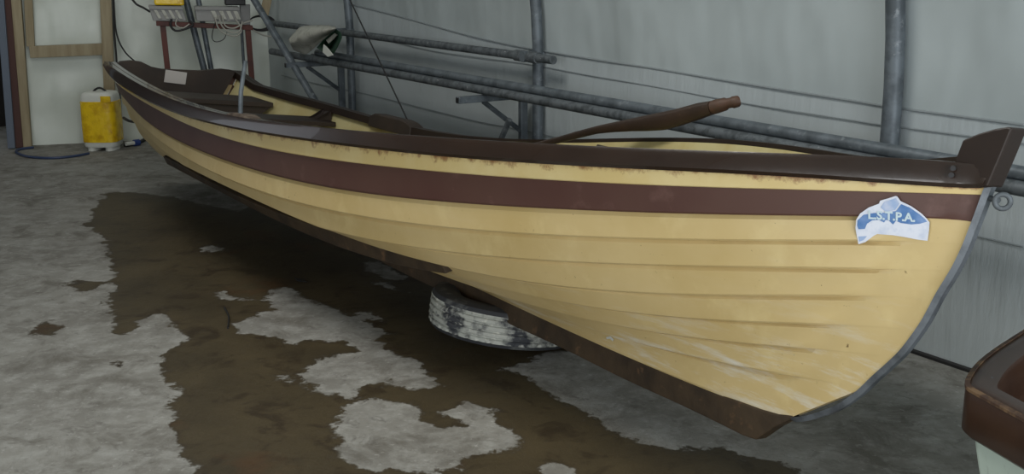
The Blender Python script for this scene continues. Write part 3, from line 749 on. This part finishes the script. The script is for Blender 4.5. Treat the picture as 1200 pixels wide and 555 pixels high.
# ------------------------------------------------------------------ hoops
def hoop(px, py, label, r=.037, d=.05):
    P = onoff(px, py, OFFW-d); s = P@ax
    pts = [W(s, OFFW-d, 0), W(s, OFFW-d, .45), W(s, OFFW-d, ZV)]+[W(s, *arc(th, d)) for th in np.linspace(.03, PI-.03, 50)]+[W(s, oL+d, ZV), W(s, oL+d, 0)]
    o = MB().tube(pts, r, 16).build('tunnel_hoop', M['galv'], None, smooth=True, base=W(s, OFFW-d, 0), crease=60)
    tag(o, label, 'tunnel hoop', 'steel tunnel hoops'); return s
sH1 = hoop(1042, 170, 'nearest steel tunnel hoop, behind the bow end of the boat', .036)
sH2 = hoop(630, 150, 'steel tunnel hoop with a bracket, behind the middle of the boat', .030)
sH3 = hoop(412, 100, 'steel tunnel hoop just right of the draped white sack', .028)
# purlin clamped to the hoops
pz = onoff(500, 51, OFFW-.13); pz0 = pz[2]; offp = OFFW-.125
sa, sb = onoff(316, 26, offp)@ax, onoff(646, 70, offp)@ax
pur = empty('purlin_tube', W(sb, offp, pz0)); tag(pur, 'grey steel purlin tube clamped across two tunnel hoops, above the stacked pipes', 'steel tube')
MB().tube([W(sa, offp, pz0), W(sb-.02, offp, pz0)], .0235, 14).build('tube', M['galv_old'], pur, smooth=True, crease=60)
for s in (sH2,):
    MB().tube([W(s-.03, offp, pz0), W(s-.11, offp, pz0)], .031, 14).build('coupler', M['galv_old'], pur, smooth=True, crease=60)
    MB().tube([W(s+.03, offp, pz0), W(s+.10, offp, pz0)], .031, 14).build('coupler', M['galv_old'], pur, smooth=True, crease=60)
    MB().tube([W(s, offp+.10, pz0), W(s, offp-.03, pz0)], .030, 12).build('clamp', M['galv'], pur, smooth=True, crease=60)
MB().tube([W(sH3, offp+.10, pz0), W(sH3, offp-.03, pz0)], .028, 12).build('clamp', M['galv'], pur, smooth=True, crease=60)
# brackets carrying the stacked pipes
offq = 3.30
pq = onoff(640, 117, offq); zq = pq[2]; RP = .0245
def bracket(s, label):
    br = empty('pipe_bracket', W(s-.07, OFFW-.06, 0)); tag(br, label, 'bracket', 'wall brackets under the stacked pipes')
    s_ = s+.085; tp = zq-RP*1.0-.022
    MB().box(W(s_, OFFW-.09, tp/2), ax*.016, nn*.022, UP*tp/2).build('post', M['galv'], br, bevel=.003)
    mb = MB(); a0, a1 = OFFW-.11, offq-.19
    mb.box(W(s_, (a0+a1)/2, tp-.0), ax*.018, nn*(a0-a1)/2, UP*.018).build('arm', M['galv'], br, bevel=.003)
    MB().box(W(s_, a1-.001, tp), ax*.013, nn*.002, UP*.013).build('painted_bore', M['black'], br)  # black plate on a solid arm; the dark inside is painted on
    MB().tube([W(s_, OFFW-.10, tp-.20), W(s_, offq-.03, tp-.016)], .014, 4).build('brace', M['galv'], br)
bracket(sH2, 'steel bracket with diagonal brace beside the middle hoop'); bracket(sH3, 'steel bracket with diagonal brace beside the hoop by the white sack')
# stacked long pipes
def lpipe(pa, pb, off, z, label, m_='galv_old', r=RP):
    s0, s1 = onoff(pa[0], pa[1], off)@ax, onoff(pb[0], pb[1], off)@ax
    v = MB(); pts = [W(s, off, z) for s in np.linspace(s0, s1, 8)]
    o = empty('steel_pipe', W(s0, off, z)); tag(o, label, 'steel pipe', 'long pipes stacked on the brackets')
    v.tube(pts, r, 16).build('tube', M[m_], o, smooth=True, crease=60)
    for s, sg in ((s0, 1), (s1, -1)):
        MB().tube([W(s+sg*.001, off, z), W(s-sg*.0006, off, z)], r*.8, 16).build('painted_bore', M['black'], o)  # black disc over a closed tube, painting the shade of a bore
lpipe((318, 59), (1215, 222), offq-.03, zq-.002, 'long steel pipe lowest in the stack on the brackets, nearest the boat')
lpipe((366, 62), (1260, 228), offq+.028, zq-.002, 'long steel pipe lying next to the wall side of the stack')
lpipe((372, 62), (1215, 214), offq-.001, zq+.040, 'long steel pipe resting on top of the stacked pair', 'galv')

# leaning pipes at the far end
def stick(name, a, b, r, label, cat, m_='galv', group=None, n=10):
    a, b = np.asarray(a), np.asarray(b)
    o = MB().tube([a, (a+b)/2, b], r, n).build(name, M[m_], None, smooth=True, base=a, crease=60); return tag(o, label, cat, group)
def extend_floor(A, Bq):                                          # carry a leaning stick A (upper) - B (lower) down to the floor
    t = (Bq-A)/(A[2]-Bq[2]); return A+t*(A[2]-.012)
A, Bq = onback(218, 0, .42), onback(241, 88, .46); stick('leaning_pipe', extend_floor(A+(A-Bq)*.3, Bq), A+(A-Bq)*.3, .026, 'grey steel pipe leaning behind the switch boxes, left of the pair', 'pipe', group='pipes leaning at the far wall')
A, Bq = onback(234, 8, .40), onback(248, 84, .42); stick('leaning_pipe', extend_floor(A+(A-Bq)*.3, Bq), A+(A-Bq)*.3, .021, 'thinner grey steel pipe leaning behind the switch boxes, right of the pair', 'pipe', group='pipes leaning at the far wall')
A, Bq = onoff(298, 0, 3.12), onoff(366, 113, 3.20); stick('leaning_pipe', extend_floor(A+(A-Bq)*.25, Bq), A+(A-Bq)*.25, .026, 'long steel pipe slanting across the wall between the red stand and the white sack', 'pipe')
A, Bq = onback(283, 33, .5), onback(287, 98, .5); stick('thin_rod', extend_floor(A, Bq), A, .012, 'thin pale rod standing beside the right leg of the red stand', 'rod')
# black line hanging down over the pipes
A, Bq = onoff(410, 0, 3.16), onoff(482, 150, 3.16)
rope = spline([A+(A-Bq)*.3, A, (A+Bq)/2-nn*.0+UP*.003, Bq, Bq+(Bq-A)*.30], 8)
tag(MB().tube(rope, .0045, 6).build('black_line', M['rubber'], None, smooth=True, base=rope[-1]), 'thin black line running slantwise down behind the boat past the pipes', 'line')
# short stub standing behind the near gunwale
A, Bq = onoff(597, 140, 3.30), onoff(586, 166, 3.30); stick('short_steel_stub', extend_floor(A, Bq), A, .016, 'slanting grey steel bar standing left of the middle hoop bracket', 'steel bar', 'galv_old')
# wood offcut at top
A, Bq = onback(315, -8, .3), onback(309, 19, .3)
tag(MB().box((A+Bq)/2, bd*.035, bn*.02, (A-Bq)/2).build('timber_offcut', M['timber'], None, bevel=.003, base=Bq), 'pale timber batten end hanging behind the slanting pipe at the top', 'timber')

# ------------------------------------------------------------------ stand with switch boxes
dS = .62
def bk(px, py, d=dS): return onback(px, py, d)
stand = empty('equipment_stand', bk(194, 150)*np.array([1, 1, 0])); tag(stand, 'red-brown steel stand with two legs carrying the grey switch boxes', 'stand')
def leg(pt, pb):
    A, Bq = bk(*pt), bk(*pb); Fl = A+(Bq-A)*(A[2]/(A[2]-Bq[2])); L_ = A-Fl; n_ = np.linalg.norm(L_)
    MB().box((A+Fl)/2, bd*.021, bn*.021, L_/2).build('leg', M['redsteel'], stand, bevel=.003)
leg((190.3, 25.5), (196.5, 82)); leg((290, 29), (295.5, 98))
A, Bq = bk(183, 27.2), bk(296, 32.5); MB().box((A+Bq)/2, (Bq-A)/2, bn*.03, UP*.018).build('cross_bar', M['redsteel'], stand, bevel=.003)
A, Bq = bk(188, 22, dS+.0), bk(292, 29, dS+.0)
def enclosure(x0, y0, x1, y1, label, labels, slant, d=dS+.03, dep=.16):
    A, Bq = bk(x0+slant, y1, d), bk(x1, y1+.5, d); C0, D0 = bk(x0, y0, d-.03), bk(x1-slant, y0+.5, d-.03)
    root = empty('switch_box', A); tag(root, label, 'switch box', 'grey switch boxes on the red stand')
    p = [A, Bq, Bq-bn*dep, A-bn*dep, C0, D0, D0-bn*dep, C0-bn*dep]
    MB().hexa(p).build('casing', M['greybox'], root, bevel=.006)
    for q in labels:
        w = (D0-C0); pt = A+(Bq-A)*q+(C0-A)*.45+bn*.012; MB().box(pt, (Bq-A)*.045, bn*.006, (C0-A)*.28+(Bq-A)*-.03).build('cable_gland', M['white_dirty'], root)
    MB().box((C0+D0)/2+(A-C0)*.16+bn*.008, (D0-C0)*.5, bn*.008, (C0-A)*.06).build('lid_lip', M['greybox'], root)
    return root
enclosure(173.5, 6.5, 219, 24.5, 'left grey switch box with pale cable glands on the red stand', (.2, .42, .62, .82), 6)
enclosure(228, 7.5, 283, 25, 'right grey switch box with pale cable glands on the red stand', (.42, .6, .76, .92), 2.5)
# yellow crate and black box resting on the enclosures, mostly above the frame
A, Bq = bk(181, 6, dS), bk(216, 6.5, dS)
cr = MB(); h = .16
cr.box((A+Bq)/2+UP*h/2-bn*.06, (Bq-A)/2, bn*.07, UP*h/2)
tag(cr.build('yellow_crate', M['yellow'], None, bevel=.012, base=(A+Bq)/2), 'yellow plastic crate sitting on the left switch box', 'crate')
A, Bq = bk(264, 7, dS), bk(288, 7, dS)
tag(MB().box((A+Bq)/2+UP*.055-bn*.06, (Bq-A)/2, bn*.06, UP*.05).build('black_case', M['black'], None, bevel=.008, base=(A+Bq)/2), 'small black case sitting on the right switch box', 'case')
A, Bq = bk(281, 33, dS-.08), bk(293, 33, dS-.08); H_ = bk(287, 5, dS-.08)-(A+Bq)/2
tag(MB().box((A+Bq)/2+H_/2, (Bq-A)/2, bn*.03, H_/2).build('grey_junction_box', M['greybox'], None, bevel=.005, base=(A+Bq)/2), 'narrow upright grey junction box behind the right leg of the red stand', 'junction box')
# cables
def cable(pts, d, r, m_, label, group=None, n=8):
    P = spline([bk(x, y, d+(q[0] if (q := rest) else 0)) for x, y, *rest in pts], 8)
    return tag(MB().tube(P, r, 6).build('cable', M[m_], None, smooth=True, base=P[-1], crease=80), label, 'cable', group)
cable([(201,22),(200,30),(206,36),(217,34),(226,29),(221,24)], dS+.06, .009, 'rubber', 'thick black cable looped beneath the left switch box')
cable([(208,21),(206,29),(214,33),(222,28)], dS+.05, .0055, 'cable_w', 'thin pale cable looped beneath the left switch box', 'pale cables under the switch boxes')
cable([(252,20),(256,33),(265,40),(277,42),(283,35),(276,22)], dS+.07, .006, 'cable_w', 'pale cable in the lowest full loop beneath the right switch box', 'pale cables under the switch boxes')
cable([(256,18),(260,30),(268,37),(280,37),(284,25)], dS+.09, .006, 'cable_w', 'pale cable in a shorter loop beneath the right switch box', 'pale cables under the switch boxes')
cable([(260,18),(264,30),(274,33),(286,27),(296,24)], dS+.08, .006, 'cable_w', 'pale cable running right from the right switch box over the stand leg', 'pale cables under the switch boxes')
cable([(253,24),(249,38),(249,46),(254,49),(262,46),(266,38)], dS+.05, .0035, 'rubber', 'thin dark cable hanging in a small loop under the right switch box')
cable([(286,30),(296,35),(308,41),(318,43)], dS+.0, .006, 'cable_w', 'pale cable trailing right from the stand leg toward the slanting pipe')
cc = bk(304, 27, dS-.25); coil = MB()
for k in range(4):
    coil.tube([cc+(bd*(.085+.006*k)*math.cos(q)+UP*(.05+.004*k)*math.sin(q))+bn*(.008*k+.004*math.sin(3*q+k))+bd*.006*k for q in np.linspace(0, 2*PI, 26, endpoint=False)], .0055, 6, closed=True)
tag(coil.build('cable_coil', M['rubber'], None, smooth=True, base=cc), 'coil of dark cable hanging behind the slanting pipe', 'cable coil')
A = [onback(x, y, .12) for x, y in ((130.5,-60),(133,18),(134,40),(136,62),(138,90),(141,120),(142,158))]
P = spline(A, 6); tag(MB().tube(P, .008, 6).build('cable', M['rubber'], None, smooth=True, base=P[-1], crease=80), 'black cable running down the right side of the right timber stud', 'cable')
A = [onback(x, y, .16) for x, y in ((131,-60),(134.5,20),(138,44),(146,60),(157,71),(170,80),(182,100))]
P = spline(A, 6); tag(MB().tube(P, .0065, 6).build('cable', M['rubber'], None, smooth=True, base=P[-1], crease=80), 'black cable swinging right from the stud to behind the boat stern', 'cable')
A = [onback(x, y, .5) for x, y in ((154,-2),(160,5),(168,9),(176,14))]
P = spline(A, 6); tag(MB().tube(P, .008, 6).build('cable', M['rubber'], None, smooth=True, base=P[-1], crease=80), 'short black cable entering the left switch box from upper left', 'cable')

# ------------------------------------------------------------------ draped sack on the pipes
def sack():
    c0, c1 = onoff(346, 47, 3.30), onoff(391, 47, 3.30)
    root = empty('draped_sack', c0); tag(root, 'white plastic sack with dark green lining hung over the pipes', 'sack')
    secs = []
    P = {}
    top = [(338,46),(345,38),(353,31),(368,29.5),(384,29.5),(394,32)]
    bot = [(343,58),(350,61),(358,63.5),(368,56),(378,47),(392,36)]
    n = len(top); V = []; R = 9
    tp = spline([np.array(q, float) for q in top], 4); bp = spline([np.array(q, float) for q in bot], 4)
    for a_, b_2 in zip(tp, bp):
        for k in range(R):
            f = k/(R-1); p = a_+(b_2-a_)*f; off = 3.22-.09*math.sin(PI*min(1, f*1.15+.08))+.012*noise.noise(Vector((a_[0]*.15, f*4, 0)))
            V.append(onoff(p[0], p[1], off))
    Fc = [(i*R+k, (i+1)*R+k, (i+1)*R+k+1, i*R+k+1) for i in range(len(tp)-1) for k in range(R-1)]
    o = obj('outer_skin', V, Fc, M['white_dirty'], root, smooth=True)
    s = o.modifiers.new('thick', 'SOLIDIFY'); s.thickness = .004
    # dark mouth facing right
    rim = [(371,56),(378,47.5),(386,40),(394,34),(399.5,38),(401,44),(396,55),(392,62),(385,65),(379,61)]
    outer = [onoff(x, y, 3.17) for x, y in rim]; cx_ = onoff(386, 49, 3.34)
    inner = [q+(cx_-q)*.55 for q in outer]; n = len(rim)
    V = outer+inner+[cx_]; Fc = [(i, (i+1) % n, n+(i+1) % n, n+i) for i in range(n)]+[(n+i, n+(i+1) % n, 2*n) for i in range(n)]
    o = obj('lining', V, Fc, M['green'], root, smooth=True); s = o.modifiers.new('thick', 'SOLIDIFY'); s.thickness = .003
    fl = [(379,52),(384,57),(390,64.5),(384,66.5),(378,61)]
    MB().prism([onoff(x, y, 3.15) for x, y in fl], -nn*.006).build('folded_flap', M['white'], root)
    fl = [(382,47),(392,39),(395,41),(385,51)]
    MB().prism([onoff(x, y, 3.19) for x, y in fl], -nn*.006).build('folded_flap', M['white_dirty'], root)
sack()

# ------------------------------------------------------------------ oar lying across the far gunwale
A_px = [((637,168), 3.4, 2.72), ((657,163.5), 4, 2.74), ((675,158.3), 4.2, 2.75), ((700,152), 4.6, 2.77), ((722,148.6), 6, 2.785), ((742,146), 7.6, 2.80), ((760,144), 9.4, 2.815), ((777,141.8), 10.6, 2.825), ((797,137), 10.2, 2.84), ((820,130), 9.6, 2.855), ((835,126), 8.0, 2.865), ((840,124.5), 8.2, 2.87), ((850,121.8), 7.6, 2.88), ((852,121.2), 6.0, 2.88), ((857,120.2), 6.0, 2.885), ((859,119.8), 7, 2.89), ((865,118.6), 6.6, 2.895), ((867,118.1), 5, 2.9)]
oar = empty('wooden_oar', onoff(640, 169.5, 2.72)); tag(oar, 'brown painted wooden oar propped slantwise with its grip above the far gunwale', 'oar')
pts = [onoff(x, y, o_) for (x, y), h, o_ in A_px]
rs = [h/F*np.linalg.norm(p-O) for p, (_, h, _) in zip(pts, A_px)]
_dn = (pts[0]-pts[3])/np.linalg.norm(pts[0]-pts[3]); pts = [pts[0]+_dn*.62]+pts; rs = [rs[0]*.9]+rs
oarm = mat('worn_brown_oar', rgb(52, 37, 26), .5, layers=[(rgb(40, 28, 20), 7, .4, .65, 7, ST), (rgb(128, 100, 78), 30, .66, .74, 6, ST)], bump=(30, .2, .003))
secs = []
tdir = pts[-1]-pts[0]; tdir /= np.linalg.norm(tdir); hN = np.cross(tdir, -ray(750, 150)); hN /= np.linalg.norm(hN); hN = hN if hN[2] > 0 else -hN; dN = np.cross(tdir, hN)
for p, r in zip(pts[:12], rs[:12]):
    w2 = min(r, .028)
    secs.append([p+hN*r*math.copysign(abs(math.sin(q))**.6, math.sin(q))+dN*w2*math.copysign(abs(math.cos(q))**.6, math.cos(q)) for q in np.linspace(0, 2*PI, 16, endpoint=False)])
MB().sweep(secs).build('loom', oarm, oar, smooth=True, crease=50)
MB().tube(pts[11:], rs[11:], 16).build('grip', mat('worn_oar_grip', rgb(66, 49, 36), .6, layers=[(rgb(76, 50, 34), 20, .4, .6, 7, ST)]), oar, smooth=True, crease=50)

# ------------------------------------------------------------------ yellow container
cb = atz(122.5, 174.5); cL = ray(123, 140); 
can = empty('jerry_can', cb); tag(can, 'yellow-wrapped white plastic container standing on the floor left of the boat stern', 'container')
sx = np.array([1., 0, 0]); sy = np.array([0, 1., 0])
pxm = (cb[1]*cp+HC*sp)/F
hw = 19.5*pxm; hd = .12; HH = 68*pxm/ cp*.97
def rsec(z, k, e=.45):
    return [cb+sx*hw*k*math.copysign(abs(math.cos(q))**e, math.cos(q))+sy*(hd*k*math.copysign(abs(math.sin(q))**e, math.sin(q)))+UP*z for q in np.linspace(0, 2*PI, 32, endpoint=False)]
mb = MB(); mb.sweep([rsec(.03, .93), rsec(.045, .98), rsec(.12*HH/.4, 1.0), rsec(HH*.88, 1.0), rsec(HH*.94, .97), rsec(HH*.985, .88), rsec(HH, .6)])
mb.build('body', M['white'], can, smooth=True, crease=60)
wr = MB(); wr.sweep([[p+(p-(cb+UP*(p[2])))*.0 for p in rsec(z, k)] for z, k in ((HH*.15, 1.0), (HH*.155, 1.035), (HH*.45, 1.05), (HH*.84, 1.035), (HH*.845, 1.0))], cap=False)
wr.build('yellow_wrap', M['yellow'], can, smooth=True, crease=60)
MB().box(cb+sx*hw*.62+sy*(-hd*.985)+UP*HH*.885, sx*hw*.30, sy*.006, UP*HH*.055).build('wrap_flap', M['yellow'], can, bevel=.004)
for k in (-.52, .52):
    MB().sweep([[cb+sx*(hw*(k+.36*math.cos(q)))+sy*hd*.9*math.sin(q)+UP*z for q in np.linspace(0, 2*PI, 16, endpoint=False)] for z in (0, .035)]).build('foot', M['white'], can, smooth=True)
hp = [cb+sx*(-.05+.1*t)+UP*(HH-.004+.028*math.sin(PI*t)) for t in np.linspace(0, 1, 11)]
MB().tube(hp, .008, 8).build('handle', M['black'], can, smooth=True)
# hoses on the floor
def hose(pts, r, m_, label, cat, name='hose', z=None):
    P = spline([atz(q[0], q[1], q[2] if len(q) > 2 else r) for q in pts], 10)
    return tag(MB().tube(P, r, 8).build(name, M[m_], None, smooth=True, base=P[0]*np.array([1, 1, 0]), crease=80), label, cat)
hose([(39,172.5),(22,175),(20,179),(34,183.5),(60,185),(85,183),(104,179.5)], .010, 'blue', 'thin blue-grey hose looping on the floor left of the yellow container', 'hose')
hose([(146,170),(158,168),(168,164),(172,161),(176,158)], .014, 'rubber', 'black hose lying on the floor right of the yellow container', 'hose')
hose([(145,138,.28),(150,141,.27),(156,142.5,.26),(164,143,.24),(172,146,.18),(178,150,.1)], .011, 'rubber', 'black hose curving at mid height between the container and the boat stern', 'hose')
A, Bq = atz(152, 168, .028), atz(163, 166.5, .028)
fit = empty('hose_connector', A*np.array([1, 1, 0])); tag(fit, 'blue and white plastic hose connector lying beside the yellow container', 'connector')
MB().tube([A+(Bq-A)*.45, Bq], .026, 14).build('collar', M['bluefit'], fit, smooth=True)
MB().tube([A-(Bq-A)*.4, A+(Bq-A)*.45], .016, 14).build('spigot', M['white'], fit, smooth=True)

# ------------------------------------------------------------------ dinghy corner at lower right
ZD = .50
dg_out = [(1218,379),(1200,389),(1181,401),(1163,413),(1147,426),(1137,438),(1131.5,449),(1134,457),(1145,464),(1165,475),(1200,494),(1260,527)]
rim_w = [atz(x, y, ZD) for x, y in dg_out]
cD = atz(1330, 450, ZD)
e00 = rim_w[0]+(rim_w[0]-rim_w[1])*.5-ax*.06; ext0 = e00-ax*1.5; ext1 = rim_w[-1]+(rim_w[-1]-rim_w[-2])*1.6
rim_w = [ext0, e00-ax*.3]+rim_w+[ext1]
RW = spline(rim_w, 5)
din = empty('dinghy', np.mean([rim_w[6], cD], 0)*np.array([1, 1, 0])); tag(din, 'corner of a pale green dinghy with thick brown rim at lower right', 'boat')
def inward(i):
    t = RW[min(i+1, len(RW)-1)]-RW[max(i-1, 0)]; n_ = np.cross(t, UP); n_ /= np.linalg.norm(n_); return n_ if n_@(cD-RW[i]) > 0 else -n_
IN = [inward(i) for i in range(len(RW))]
s1_, s2_, s3_ = [], [], []
HB = .115; TWd = .075
for i, p in enumerate(RW):
    n_ = IN[i]
    s1_.append([p, p+n_*.004+UP*.006, p+n_*TWd*.5+UP*.010, p+n_*TWd*.93+UP*.005, p+n_*TWd-UP*.006, p+n_*(TWd+.004)-UP*.05, p+n_*(TWd+.004)-UP*HB, p+n_*.012-UP*HB, p-UP*(HB-.012)])
    s3_.append([p-n_*.002+UP*.0, p-n_*.002+UP*.007, p+n_*.010+UP*.0105, p+n_*.010+UP*.002])
MB().sweep(s1_).build('rim', M['dinghy_in'], din, smooth=True, crease=50)
MB().sweep(s3_).build('worn_edge', M['edge'], din, smooth=True)
mb = MB(); v, f = grid(len(RW), 8, lambda i, j: RW[i]+IN[i]*(.028+.10*(j/7)**1.3)-UP*(HB-.02+(ZD-HB+.02-.03)*j/7)); mb.add(v, f)
mb.build('hull', M['mint'], din, smooth=True)
mb = MB(); v, f = grid(len(RW), 8, lambda i, j: RW[i]+IN[i]*(TWd*.9+.10*(j/7)**1.3)-UP*(.03+(ZD-.12)*j/7)); mb.add(v, f)
low_pts = [RW[i]+IN[i]*(TWd*.9+.10)-UP*(.03+ZD-.12) for i in range(len(RW))]; mb.add(low_pts, [tuple(range(len(low_pts)))])
mb.build('inner_skin', M['dinghy_in'], din, smooth=True)
low_pts = [RW[i]+IN[i]*.128-UP*(ZD-.03) for i in range(len(RW))]
MB().prism(low_pts, -UP*.03).build('bottom', M['mint'], din)
P = atz(1160, 445, ZD)-UP*.02; MB().tube([P, P+UP*.028-bn*.0], .006, 8).build('rim_pin', M['galv'], din, smooth=True)

# small debris on the wet floor
for (x, y), (x2, y2), lab in (((263,360),(267,384),'dark twig lying on the wet floor below the small pale patch'), ((345,325),(360,330),'small dark leaf scrap lying on the wet floor under the boat')):
    A, Bq = atz(x, y, .004), atz(x2, y2, .004)
    if 'twig' in lab: tag(MB().tube(spline([A, (A+Bq)/2+np.array([.012, 0, .003]), Bq], 5), [.004]*11, 6).build('twig', M['black'], None, smooth=True, base=A*np.array([1, 1, 0])), lab, 'twig')
    else:
        c = (A+Bq)/2; e = (Bq-A)/2; f_ = np.array([-e[1], e[0], 0])*.4
        tag(MB().prism([c-e-UP*.003, c-f_-UP*.003, c+e-UP*.003, c+f_*.6-UP*.003], UP*.004).build('leaf_scrap', M['black'], None, base=c*np.array([1, 1, 0])), lab, 'leaf')

# ------------------------------------------------------------------ light
def area(name, loc, tgt, size, power, colr=(1, 1, 1), size_y=None):
    l = bpy.data.lights.new(name, 'AREA'); l.energy = power; l.size = size; l.color = colr
    if size_y: l.shape = 'RECTANGLE'; l.size_y = size_y
    o = bpy.data.objects.new(name, l); col.objects.link(o); o.location = tuple(loc)
    dv = Vector(tuple(np.asarray(tgt)-np.asarray(loc))); o.rotation_euler = dv.to_track_quat('-Z', 'Y').to_euler(); return o
area('overhead_fill', W(3.6, 1.0, 3.4), W(3.6, 1.8, 0), 1.6, 62, (1, .98, .93), 1.0)  # unseen overhead area light, added to brighten the bow area
area('overhead_fill', W(8.2, 1.2, 3.3), W(8.8, 2.0, 0), 1.6, 14, (1, .98, .92), .9)  # second unseen overhead light, added to lift the far end
area('front_fill', W(-2.9, 1.2, 1.6), W(3.5, 2.6, .5), 3.0, 170, (.95, .98, 1), 2.4)  # unseen frontal fill added behind the camera to light the hull sides
area('side_fill', W(1.0, -1.9, 1.3), W(2.5, 2.6, .5), 2.2, 58, (.98, .99, 1), 1.6)  # added fill for the lower hull; the wall has no opening here
w = bpy.data.worlds.new('world'); sc.world = w; w.use_nodes = True
w.node_tree.nodes['Background'].inputs[0].default_value = (.80, .86, .95, 1); w.node_tree.nodes['Background'].inputs[1].default_value = .75
sc.view_settings.view_transform = 'Standard'; sc.view_settings.look = 'None'; sc.view_settings.exposure = -.08; sc.view_settings.gamma = 1; sc.view_settings.use_curve_mapping = False
